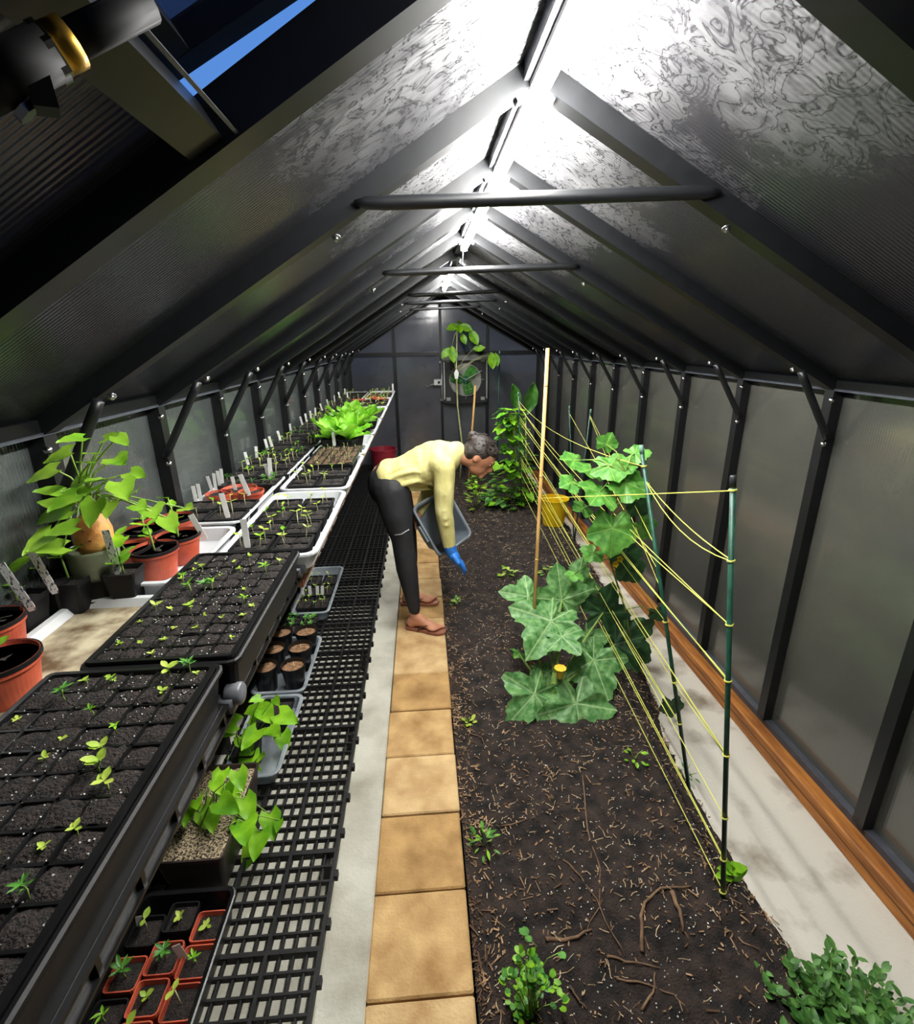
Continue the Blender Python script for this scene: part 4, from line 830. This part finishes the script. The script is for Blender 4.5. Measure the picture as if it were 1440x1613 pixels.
# ------------------------------------------------------------------ cucumber on the trellis
q = sz_(az(1000, 1035, 0)); cu = thing('cucumber_vine', 'climbing cucumber vine with broad leaves on the twine trellis', 'cucumber plant', q)
vine = [V((0, 0, -.02))]+[ay(a, b, y)-q for a, b, y in ((985, 960, 2.35), (960, 880, 2.2), (965, 800, 2.05), (985, 745, 2.0))]
stem(cu, vine, [.006, .0055, .005, .004, .003], 'stem', 7)
for k, (px, py, y, s, d, up_, m) in enumerate(((965, 832, 1.95, .22, (-.1, -.4, -.9), (0, -1, .2), 'cuke'), (960, 735, 2.05, .2, (.75, -.35, .05), (0, -.5, 1), 'cuke'), (930, 740, 2.1, .16, (-.6, -.6, .1), (0, -.6, 1), 'cuke'), (985, 760, 2.0, .2, (.8, -.3, -.25), (-.2, -.6, 1), 'cuke'), (945, 775, 2.0, .19, (-.5, -.7, -.15), (.2, -.7, .9), 'cuke'), (1005, 790, 2.15, .16, (.6, .1, -.6), (-.4, -.8, .5), 'cukedark'), (985, 870, 2.2, .17, (.2, -.3, -.9), (0, -1, .1), 'cukedark'), (1010, 830, 2.2, .15, (.6, .0, -.7), (-.5, -.8, .3), 'cuke'), (905, 725, 2.2, .13, (-.8, -.2, .2), (0, -.6, 1), 'cuke'), (920, 800, 2.2, .12, (-.7, -.4, .1), (0, -.6, 1), 'cuke'), (935, 870, 2.25, .13, (-.6, -.5, -.2), (0, -.6, 1), 'cuke'), (990, 895, 2.3, .17, (.6, -.2, -.8), (-.4, -.9, .2), 'cukedark'), (1035, 965, 2.35, .1, (.4, -.2, -.9), (-.4, -.9, .2), 'cukedark'), (900, 760, 2.15, .12, (-.7, -.4, -.1), (0, -.7, .8), 'cuke'), (905, 905, 2.3, .1, (-.3, -.8, -.1), (0, -.6, 1), 'cuke'), (955, 700, 2.1, .1, (.2, -.2, .6), (0, -1, .5), 'cuke'), (1058, 1110, 1.95, .13, (.1, -.1, -1), (0, -1, .1), 'cukedark'), (1000, 715, 2.05, .12, (.7, -.2, .1), (0, -.6, 1), 'cuke'))):
    e = ay(px, py, y)-q; nb = min(vine, key=lambda v: (v-e).length); sm_ = stem(cu, [nb, (nb+e)/2+V((0, 0, .03)), e], [.003, .0026, .0022]); leaf(sm_, 'cucumber', m, e, d, s, up=V(up_), seed=k % 5)
FLW = mat('cucumber_flower', (250, 214, 50), rough=.6); LEAF['flower'] = FLW
for px, py in ((990, 783), (975, 880), (968, 888)):
    e = ay(px, py, 2.0)-q; m = MB(); m.lathe([(.004, 0), (.016, .014)], 5, cap1=False); o = m.build('flower', FLW, cu, e); o.rotation_euler = (1.3, 0, 0)
# ------------------------------------------------------------------ climbing beans at the back
q = sz_(az(812, 795, 0)); bn = thing('bean_plants', 'dense climbing bean plant with bright green leaves far back in the bed', 'bean plant', q)
for k in range(4): stem(bn, [V((u(-.1, .1), u(-.1, .1), -.02)), V((u(-.1, .1), u(-.1, .1), .5)), V((u(-.12, .08), u(-.1, .1), .95))], [.006, .005, .003])
for k in range(170):
    h = u(.03, 1.02); wd = .24*(1-h*.72)+.05; a = u(0, 6.3); r_ = wd*u(.3, 1)
    e = V((math.cos(a)*r_-.02-.04*h, math.sin(a)*r_*.8, h)); leaf(bn, 'heart', rnd.choice(('green', 'lime', 'lime', 'lettuce', 'mint')), e, (math.cos(a)+u(-.4, .4), math.sin(a)-.5+u(-.4, .4), u(-.7, .4)), u(.07, .125), seed=k % 4)
# banana-like leaf plant behind the beans
q = sz_(az(822, 780, 0)+V((.12, .3, 0))); bp_ = thing('broadleaf_plant', 'upright plant with two long paddle leaves above the beans', 'plant', q)
for px, py, d, s in ((828, 652, (.25, 0, 1), .36), (812, 645, (-.15, -.2, 1), .30)):
    e = ay(px, py, q.y)-q; stem(bp_, [V((0, 0, -.02)), e*.5, e], [.014, .011, .007], 'stem'); leaf(bp_, 'banana', 'green', e, d, s, up=V((.4, -1, .2)), wide=1.25)
# low leafy plants around the beans
def bush(name, label, cat, q, n, w, h, size, kind, ms, group=None, seedup=.3, stems=6):
    t = thing(name, label, cat, q, 0, group)
    for k in range(stems): a = u(0, 6.3); stem(t, [V((0, 0, -.01)), V((math.cos(a)*w*.3, math.sin(a)*w*.3, h*.5)), V((math.cos(a)*w*.7, math.sin(a)*w*.7, h*u(.6, .95)))], [.0026, .002, .0014])
    for k in range(n):
        a = u(0, 6.3); el = u(-.05, 1.5); r_ = u(.55, 1)
        e = V((math.cos(a)*math.cos(el)*w*r_, math.sin(a)*math.cos(el)*w*r_, max(.005, math.sin(el)*h*r_))); leaf(t, kind, rnd.choice(ms), e, (math.cos(a), math.sin(a), u(-.3, .8)), size*u(.7, 1.2), seed=k % 4)
    return t
bush('groundcover_plant', 'low leafy bean seedlings on the soil beside the climbing beans', 'plant', sz_(az(795, 792, 0)), 60, .26, .18, .09, 'heart', ('green', 'lime', 'mint'))
bush('weed_plant', 'yellowish leafy plant in front of the person face at the bed edge', 'plant', sz_(az(752, 800, 0)), 36, .12, .3, .07, 'oval', ('lime', 'young'))
bush('weed_plant', 'small leafy plant right of the grey tote by the bed edge', 'plant', sz_(az(752, 785, 0)+V((.02, .35, 0))), 30, .12, .22, .07, 'heart', ('green', 'young'))
# tall papaya-like sapling
q = sz_(az(722, 742, 0)); q.y = min(q.y, YF-.5); tr = thing('young_tree', 'tall thin sapling with a tuft of drooping leaves in front of the fan', 'young tree', q)
P = [ay(a, b, q.y)-q for a, b in ((728, 700), (721, 640), (719, 580), (720, 515))]; stem(tr, [V((0, 0, -.02))]+P, [.014, .012, .010, .009, .006], 'pale', 8, 'trunk')
for px, py, d, s in ((722, 512, (-.6, -.2, -.2), .16), (722, 512, (.1, -.7, -.5), .16), (724, 512, (.7, -.2, -.3), .17), (722, 510, (.2, .5, .1), .14), (740, 520, (.5, -.3, -.9), .2), (712, 545, (.1, -.2, -1), .2), (708, 548, (-.5, -.2, -.6), .16), (745, 550, (.9, -.1, .1), .15), (774, 555, (.1, -.1, -1), .2), (780, 556, (.2, -.1, -1), .16), (727, 525, (.3, -.2, -.8), .14)):
    e = ay(px, py, q.y)-q; b = min(P, key=lambda v: (v-e).length)
    if (b-e).length > .04: stem(tr, [b-V((0, 0, .04)), (b+e)/2+V((0, 0, .01)), e], [.004, .003, .002], 'pale')
    leaf(tr, 'oval', 'lime', e, d, s, up=V((0, -1, .4)), wide=.95)
e = ay(719, 590, q.y)-q; MB().loft([rr(.018, .002, .001, -.05, 1), rr(.03, .002, .001, .02, 1), rr(.008, .002, .001, .06, 1)]).build('paper_tag', mat('white_tag', (240, 240, 240)), tr, e+V((-.0, -.02, 0)))
# small weeds in the bed
for px, py, w_, h_, n_, sz2, kd, ms, lab in ((800, 905, .05, .09, 16, .045, 'oval', ('young', 'lime'), 'yellow green seedling standing alone between tote and cane'), (762, 1325, .05, .07, 26, .03, 'lance', ('green', 'lime'), 'fine leaved weed tuft at the paver edge'), (1152, 1378, .02, .05, 6, .045, 'heart', ('lime',), 'bright three leaved clover at the foot of the nearest stake'), (720, 945, .05, .05, 14, .03, 'oval', ('young', 'green'), 'small seedling by the pavers beside the sandals'), (738, 1130, .03, .02, 8, .022, 'round', ('young',), 'tiny pale weed at the paver edge'), (1000, 1190, .05, .05, 8, .03, 'oval', ('lime',), 'small lime seedling under the twine strings'), (1085, 1190, .06, .05, 10, .03, 'lance', ('mint',), 'thin grassy weed near the leaning stake'), (862, 905, .06, .07, 14, .04, 'oval', ('young', 'green'), 'small plant at the foot of the bamboo cane')):
    bush('weed_plant', lab, 'weed', sz_(az(px, py, 0)), n_, w_, h_, sz2, kd, ms, 'small weeds in the soil bed', stems=3)
# parsley
q = sz_(az(835, 1590, 0)); pa = thing('parsley_plant', 'curly parsley plant at the bottom edge of the picture', 'parsley', q)
for k in range(26):
    px, py = rnd.choice(((795, 1545), (815, 1540), (840, 1530), (860, 1545), (835, 1560), (820, 1570), (850, 1580), (880, 1575), (865, 1595), (830, 1600), (835, 1510), (805, 1575), (845, 1555)))
    e = ay(px+u(-8, 8), py+u(-8, 8), q.y+u(-.03, .03))-q; e.z = max(e.z, .02); sm_ = stem(pa, [V((0, 0, -.01)), e*.5+V((0, 0, .01)), e], [.0018, .0015, .001])
    for j in range(8): a = u(0, 6.3); leaf(sm_, 'round', rnd.choice(('green', 'lime')), e+V((math.cos(a), math.sin(a), u(-.3, .5)))*.012, (math.cos(a), math.sin(a), u(0, .8)), u(.013, .022), seed=j % 4)
for pts, s in ((((838, 1540), (830, 1495), (822, 1462)), .03), (((845, 1545), (862, 1510), (882, 1500)), .025), (((835, 1530), (845, 1490), (830, 1475)), .022)):
    P = [ay(a, b, q.y)-q for a, b in pts]; stem(pa, P, .0012); leaf(pa, 'round', 'green', P[-1], (.2, -.6, .3), s)
# mint
q = sz_(az(1325, 1600, -.03)); mi = thing('mint_plant', 'bushy green mint plant in the bottom right corner', 'mint', q)
for k in range(46):
    a = u(0, 6.3); r_ = math.sqrt(rnd.random()); tx, ty = math.cos(a)*r_*.21, math.sin(a)*r_*.16; H = .20*(1-r_*r_*.55)+u(-.02, .02)
    e = V((tx, ty, H)); b = V((tx*.45, ty*.45, -.01)); sm_ = stem(mi, [b, b+(e-b)*.5+V((0, 0, .01)), e], [.0018, .0016, .001])
    for j in range(5):
        f = 1-.16*j; c0 = b+(e-b)*f; az0 = u(0, 3)+j*1.57
        for s in (0, math.pi):
            leaf(sm_, 'oval', 'mint', c0, (math.cos(az0+s), math.sin(az0+s), .7-.12*j), (.032+.006*j)*u(.85, 1.2), seed=j % 4, wide=.85)
# ------------------------------------------------------------------ buckets
q = sz_(az(872, 822, 0)); q.z = soil_z(q.x, q.y)-.005; k_ = mpp(q)
bk = thing('yellow_bucket', 'yellow plastic bucket standing behind the twine', 'bucket', q)
MB().lathe([(.10, 0), (.13, .25), (.138, .25), (.138, .262), (.126, .262), (.096, .006)], 28).build('bucket_body', YEL, bk, smooth=False)
MB().tube([(.138*math.cos(a), .138*math.sin(a)*.25-.02, .24-.10*math.sin(a)) for a in [math.pi*i/12 for i in range(13)]], .003, 6).build('handle', STEEL, bk, smooth=True)
q = az(603, 735, 0.0); q.y = min(q.y, YF-.25); rbk = ay(604, 712, q.y)
bk = thing('red_bucket', 'dark red bucket in the far left corner by the back wall', 'bucket', (rbk.x, q.y, 0))
MB().lathe([(.13, 0), (.17, .34), (.178, .34), (.178, .355), (.165, .355), (.125, .006)], 28).build('bucket_body', REDP, bk)
MB().tube([(.175*math.cos(a), -.05, .33-.14*math.sin(a)) for a in [math.pi*i/10 for i in range(11)]], .004, 6).build('handle', STEEL, bk)
# ------------------------------------------------------------------ person bending over the bed
YP = 3.0
pr = thing('person', 'person in yellow shirt and black leggings bending over the bed with a grey tote', 'person', (-.05, YP, 0))
O = pr.location
def pt(px, py, y=YP): return ay(px, py, y)-O
def limb(mb, pts, rad, n=14):
    P = []; R = []
    for i in range(len(pts)-1):
        for k in range(4): f = k/4; P.append(V(pts[i])*(1-f)+V(pts[i+1])*f); R.append(rad[i]*(1-f)+rad[i+1]*f)
    P.append(V(pts[-1])); R.append(rad[-1]); mb.tube(P, R, n)
    for p, r in zip(pts, rad): mb.ell(p, (r*.99,)*3, n=12, m=8)
def smoothbody(name, mb, m, vox, it=6, parent=pr, fac=.5):
    o = mb.build(name, m, parent, smooth=True); r = o.modifiers.new('remesh', 'REMESH'); r.mode = 'VOXEL'; r.voxel_size = vox; r.use_smooth_shade = True
    s = o.modifiers.new('smooth', 'SMOOTH'); s.iterations = it; s.factor = fac; return o
SKIN = mat('skin', (196, 138, 106), (178, 118, 88), rough=.55, scale=10)
SHIRT = mat('yellow_shirt', (222, 214, 146), (206, 196, 122), rough=.85, scale=9, bump=1., bscale=9, stretch=(2.2, 1, 1.1))
LEGG = mat('black_leggings', (32, 32, 36), (22, 22, 25), rough=.7, scale=12, bump=.15, bscale=30)
GLOVE = mat('blue_glove', (52, 128, 214), (36, 104, 190), rough=.45, scale=20, bump=.3, bscale=60)
HAIR = mat('dark_hair', (72, 64, 60), (34, 28, 26), rough=.45, scale=70, detail=6, bump=.6, bscale=120, stretch=(.4, 1, 1))
yn, yfr = YP-.10, YP+.10                       # near and far hip
hipN, hipF = pt(617, 772, yn), pt(620, 770, yfr)
kneeN, kneeF = pt(634, 845, YP-.12), pt(641, 842, YP+.13)
ankN, ankF = pt(657, 955, YP-.15), pt(645, 935, YP+.16)
footN = az(672, 985, .02)-O; footF = az(662, 946, .02)-O
ankN = V((footN.x-.07, footN.y, .085)); ankF = V((footF.x-.07, footF.y, .085))
kneeN.y = (hipN.y+ankN.y)/2; kneeF.y = (hipF.y+ankF.y)/2
shN, shF = pt(700, 735, YP-.17), pt(706, 728, YP+.17)
neck0, neck1 = pt(716, 712), pt(738, 722)
head = pt(757, 717)
elN, wrN = pt(700, 806, YP-.20), pt(708, 862, YP-.20)
elF, wrF = pt(672, 782, YP+.20), pt(660, 806, YP+.10)
spine = [pt(608, 752), pt(628, 745), pt(655, 735), pt(682, 725), pt(704, 718)]
# body in one continuous mesh (skin), a little inside the clothes
b = MB()
limb(b, [hipN, kneeN, ankN], [.075, .047, .030]); limb(b, [hipF, kneeF, ankF], [.075, .047, .030])
for p0, p1, ra, rb in zip(spine, spine[1:], (.12, .11, .12, .12), (.11, .12, .12, .09)): limb(b, [p0, p1], [ra*.78, rb*.78])
limb(b, [neck0, neck1], [.052, .05])
limb(b, [shN, elN, wrN], [.045, .036, .026]); limb(b, [shF, elF, wrF], [.045, .036, .026]); limb(b, [shN, shF], [.05, .05])
# head: looking right and down
hd = V((.72, -.12, -.62)).normalized(); hu = V((.62, .0, .78)); hu = (hu-hd*hu.dot(hd)).normalized(); hs = hd.cross(hu)
HM = Matrix((hd, hs, hu)).transposed()
b.ell(head, (.094, .076, .098), HM, 18, 12)
b.ell(head+HM @ V((.03, 0, -.055)), (.062, .056, .066), HM)          # jaw
b.ell(head+HM @ V((.085, 0, -.095)), (.018, .024, .02), HM)          # chin
b.ell(head+HM @ V((.102, 0, -.03)), (.017, .013, .022), HM)          # nose
b.ell(head+HM @ V((.092, 0, -.066)), (.012, .022, .012), HM)         # lips
b.ell(head+HM @ V((.088, 0, .012)), (.012, .052, .012), HM)          # brow
for s in (-1, 1): b.ell(head+HM @ V((-.012, s*.077, -.018)), (.02, .009, .032), HM)   # ears
limb(b, [neck1, head+HM @ V((-.02, 0, -.05))], [.05, .05])
for foot, ank, s in ((footN, ankN, -1), (footF, ankF, 1)):
    fd = V((.93, -.36 if s < 0 else -.05, 0)).normalized(); sd = V((-fd.y, fd.x, 0)); hl = V((ank.x-fd.x*.02, ank.y-fd.y*.02, .045))
    b.ell(hl, (.036, .03, .036)); limb(b, [hl+V((0, 0, .01)), hl+fd*.07+V((0, 0, .012)), hl+fd*.13-V((0, 0, .008))], [.032, .033, .026])
    limb(b, [ank, hl+fd*.05+V((0, 0, .03))], [.03, .03])
    b.ell(hl+fd*.14+V((0, 0, -.012)), (.045, .045, .018))
    for k in range(5): b.ell(hl+fd*(.192-.011*k)+sd*(.026-.0145*k)*(1 if s < 0 else 1)+V((0, 0, -.014)), (.016 if k else .02, .009 if k else .012, .011), Matrix.Rotation(math.atan2(fd.y, fd.x), 3, 'Z'))
    # flip-flop
    ff = thing('flip_flop', 'brown flip flop with thong strap on the %s foot' % ('nearer' if s < 0 else 'farther'), 'sandal', (O.x+hl.x+fd.x*.08, O.y+hl.y+fd.y*.08, .003), math.atan2(fd.y, fd.x), 'flip flops')
    out = [(-.125, .0, 0), (-.11, .03, 0), (-.05, .036, 0), (.0, .036, 0), (.06, .048, 0), (.10, .046, 0), (.13, .025, 0), (.138, 0, 0), (.13, -.025, 0), (.1, -.042, 0), (.05, -.042, 0), (0, -.033, 0), (-.05, -.033, 0), (-.11, -.03, 0)]
    FF = mat('flip_flop_rubber', (150, 96, 74), (120, 72, 56), rough=.6)
    MB().loft([[V(p) for p in out], [V(p)*1.02+V((0, 0, .008)) for p in out], [V(p)+V((0, 0, .015)) for p in out]]).build('sole', FF, ff)
    for q in (-1, 1): MB().tube([(-.03, q*.036, .012), (.0, q*.034, .04), (.04, q*.018, .05), (.085, .006, .018)], .0055, 8, ).build('strap', mat('dark_strap', (86, 56, 46), rough=.5), ff, smooth=True)
# far hand (skin) gripping the tote rim
d0 = (wrF-elF).normalized(); side = V((0, 1, 0))
limb(b, [wrF, wrF+d0*.05], [.026, .03])
for k in range(4): f0 = wrF+d0*.06+V((0, -.027+.018*k, 0)); limb(b, [f0, f0+d0*.03+V((.012, 0, -.004)), f0+d0*.045+V((.02, 0, -.03))], [.009, .0085, .007], 8)
limb(b, [wrF+d0*.03+V((0, -.03, 0)), wrF+d0*.06+V((.03, -.05, -.01)), wrF+d0*.07+V((.045, -.05, -.02))], [.0105, .0095, .008], 8)
# near hand inside the glove
d1 = V((.42, -.05, -.9)).normalized()
limb(b, [wrN, wrN+d1*.06], [.025, .022])
smoothbody('body', b, SKIN, .007, 3)
# leggings
g = MB()
limb(g, [hipN+V((0, .0, .0)), hipN*.45+kneeN*.55, kneeN, kneeN*.62+ankN*.38, ankN+V((0, 0, .05))], [.11, .092, .066, .066, .038], 18)
limb(g, [hipF, hipF*.45+kneeF*.55, kneeF, kneeF*.62+ankF*.38, ankF+V((0, 0, .05))], [.11, .092, .066, .066, .038], 18)
g.ell((hipN+hipF)/2+V((-.025, 0, .03)), (.125, .175, .135)); g.ell(spine[0]+V((.02, 0, -.0)), (.105, .155, .105))
smoothbody('leggings', g, LEGG, .011, 6)
MB().tube([kneeN+V((-.04, -.062, .05)), kneeN+V((0, -.067, .055)), kneeN+V((.045, -.045, .075))], .004, 6).build('pocket_logo', mat('grey_print', (150, 150, 154), rough=.7), pr, smooth=True)
# shirt
t = MB()
for p, rx, ryy, rz_ in ((spine[1], .11, .165, .105), (spine[1]*.5+spine[2]*.5, .11, .16, .105), (spine[2], .115, .16, .112), (spine[2]*.5+spine[3]*.5, .12, .168, .12), (spine[3], .12, .178, .122), (spine[3]*.5+spine[4]*.5, .105, .175, .115), (spine[4], .08, .15, .095)):
    t.ell(p+V((0, 0, -.012)), (rx, ryy, rz_), n=20, m=12)
limb(t, [shN, shN*.5+elN*.5, elN, elN*.5+wrN*.5, wrN+V((0, 0, .005))], [.068, .061, .052, .044, .036], 16)
limb(t, [shF, elF, wrF], [.068, .052, .034], 16); limb(t, [shN+V((-.02, .03, .01)), shF+V((-.02, -.03, .01))], [.078, .078]); limb(t, [spine[4], neck0+V((.008, 0, 0))], [.085, .064])
t.ell(spine[0]*.5+spine[1]*.5+V((-.005, 0, -.012)), (.1, .17, .115), Matrix.Rotation(-.3, 3, 'Y'), 20, 12); t.ell(spine[0]*.72+spine[1]*.28+V((-.002, 0, .03)), (.05, .15, .075), Matrix.Rotation(-.5, 3, 'Y'), 20, 12)
def on_side(px, py):
    p = pt(px, py, YP-.15)
    for _ in range(3):
        c = min([spine[1], (spine[1]+spine[2])/2, spine[2], (spine[2]+spine[3])/2, spine[3], (spine[3]+spine[4])/2], key=lambda s_: abs(s_.x-p.x)); v = (p.z-c.z+.012)/.115
        p = pt(px, py, YP-.166*math.sqrt(max(.04, 1-v*v)))
    return p
for pts, r in ((((692, 768), (670, 758), (645, 757), (622, 770)), .013), (((690, 752), (665, 742), (638, 742), (614, 755)), .012), (((688, 740), (668, 728), (646, 728)), .011), (((684, 772), (664, 769), (645, 772)), .012), (((640, 732), (626, 738), (612, 745)), .010), (((660, 715), (645, 722), (630, 733)), .009), (((690, 722), (676, 714), (662, 712)), .010), (((634, 762), (630, 775), (634, 785)), .009)):
    Q = [on_side(a, b) for a, b in pts]; t.tube([Q[0]]+[(Q[i]+Q[i+1])/2 for i in range(len(Q)-1)]+[Q[-1]], [.004]+[r]*(len(Q)-1)+[.004], 8)
for f, r in ((.30, .012), (.55, .011), (.9, .012)):              # creases round the sleeve
    a0 = shN+(elN-shN)*f; t.tube([a0+V((-.06+.02*f, -.02, .02)), a0+V((0, -.06+.012*f, -.004)), a0+V((.055-.015*f, -.02, -.03))], [.004, r, .004], 8)
for f in (.12, .3):
    a0 = elN+(wrN-elN)*f; t.tube([a0+V((-.045, -.015, .012)), a0+V((0, -.05, 0)), a0+V((.045, -.015, -.016))], [.003, .010, .003], 8)
so = smoothbody('shirt', t, SHIRT, .0075, 4)
tx = bpy.data.textures.new('fabric_folds', 'WOOD'); tx.wood_type = 'BANDNOISE'; tx.noise_scale = .10; tx.turbulence = 3.2; tx.noise_basis_2 = 'SIN'
dm = so.modifiers.new('folds', 'DISPLACE'); dm.texture = tx; dm.strength = .007; ss_ = so.modifiers.new('relax', 'SMOOTH'); ss_.iterations = 2; dm.mid_level = .5; dm.texture_coords = 'LOCAL'
# glove
gl = MB(); limb(gl, [wrN+V((0, 0, .012)), wrN+d1*.025], [.038, .037]); 
pm = wrN+d1*.065; PMx = Matrix((V((.85, .3, .42)).normalized(), V((-.2, .95, .0)).normalized(), -d1)).transposed(); gl.ell(pm, (.034, .048, .054), PMx)
for k in range(4):
    f0 = pm+d1*.03+V((.008, -.034+.023*k, 0)); L = (.032, .036, .034, .027)[k]; f1 = f0+d1*L+V((.012, 0, 0)); f2 = f1+V((.012, .004*(1.5-k), -.8*L)); gl_r = (.0145, .0145, .0135, .0125)[k]
    limb(gl, [f0, f1, f2, f2+V((-.002, .002*(1.5-k), -.018))], [gl_r+.001, gl_r, gl_r*.95, gl_r*.8], 9)
th0 = pm+V((.0, -.038, .01)); limb(gl, [th0, th0+V((.022, -.016, -.03)), th0+V((.036, -.004, -.058))], [.017, .015, .013], 9)
smoothbody('glove', gl, GLOVE, .0045, 1)
# hair: pulled back, loose strands
h = MB(); h.ell(head+HM @ V((-.022, 0, .022)), (.092, .088, .094), HM, 18, 12); h.ell(head+HM @ V((-.06, 0, -.015)), (.058, .08, .07), HM); h.ell(head+HM @ V((.03, 0, .062)), (.06, .07, .042), HM)
h.ell(head+HM @ V((-.10, -.01, .055)), (.042, .042, .036), HM)
smoothbody('hair', h, HAIR, .008, 2)
for k in range(34):
    a = u(-1.4, 1.4); r0 = V((-.02+u(-.05, .06), math.sin(a)*.086, .03+math.cos(a)*.088)); r1 = V((-.10+u(-.03, .03), u(-.035, .035), .05+u(-.03, .04)))
    mid = (r0+r1)/2; mid = mid.normalized()*max(mid.length, .105)+V((0, 0, u(0, .012)))
    MB().tube([head+HM @ r0, head+HM @ mid, head+HM @ r1], [.006, .008, .004], 6).build('hair_lock', HAIR, pr, smooth=True)
for s in (-1, 1):
    MB().ell(head+HM @ V((.079, s*.032, -.005)), (.006, .011, .005), HM).build('eye', mat('eye_white', (224, 218, 210), rough=.2), pr, smooth=True)
    MB().ell(head+HM @ V((.0865, s*.032, -.006)), (.003, .006, .006), HM).build('iris', mat('iris_dark', (40, 28, 22), rough=.15), pr, smooth=True)
    MB().ell(head+HM @ V((.088, s*.033, .018)), (.005, .022, .005), HM).build('eyebrow', HAIR, pr, smooth=True)
# grey tote held by the far hand
C = ay(698, 822, YP+.0); nn = V((.45, -.75, .4)).normalized(); aa = V((.46, -.19, -.88)); aa = (aa-nn*aa.dot(nn)).normalized(); bb = nn.cross(aa)
if bb.x < 0: bb = -bb
tt = thing('storage_tote', 'grey plastic tote tilted open in the hand of the bending person', 'tote', C)
TM = Matrix((aa, bb, nn)).transposed()
if TM.determinant() < 0: TM = Matrix((aa, -bb, nn)).transposed()
ha, hb, dp = .168, .138, .15
TOTE = mat('grey_tote_plastic', (112, 122, 130), (98, 108, 116), rough=.4, scale=8)
L = [rr(ha-.035, hb-.035, .03, -dp), rr(ha-.006, hb-.006, .03, -.012), rr(ha+.008, hb+.008, .035, -.012), rr(ha+.010, hb+.010, .036, -.003), rr(ha+.008, hb+.008, .035, 0), rr(ha-.008, hb-.008, .03, 0), rr(ha-.010, hb-.010, .03, -.01), rr(ha-.039, hb-.039, .03, -dp+.005)]
MB().loft([[TM @ p for p in l] for l in L]).build('tote_body', TOTE, tt)
RIM = mat('tote_rim', (150, 160, 168), rough=.35)
MB().tube([TM @ p for p in rr(ha+.004, hb+.004, .034, .001)]+[TM @ rr(ha+.004, hb+.004, .034, .001)[0]], .007, 8).build('rim', RIM, tt, smooth=True)
MB().box(TM @ V((0, -hb-.01, -.03)), (.11, .02, .035), TM).build('handle', RIM, tt)
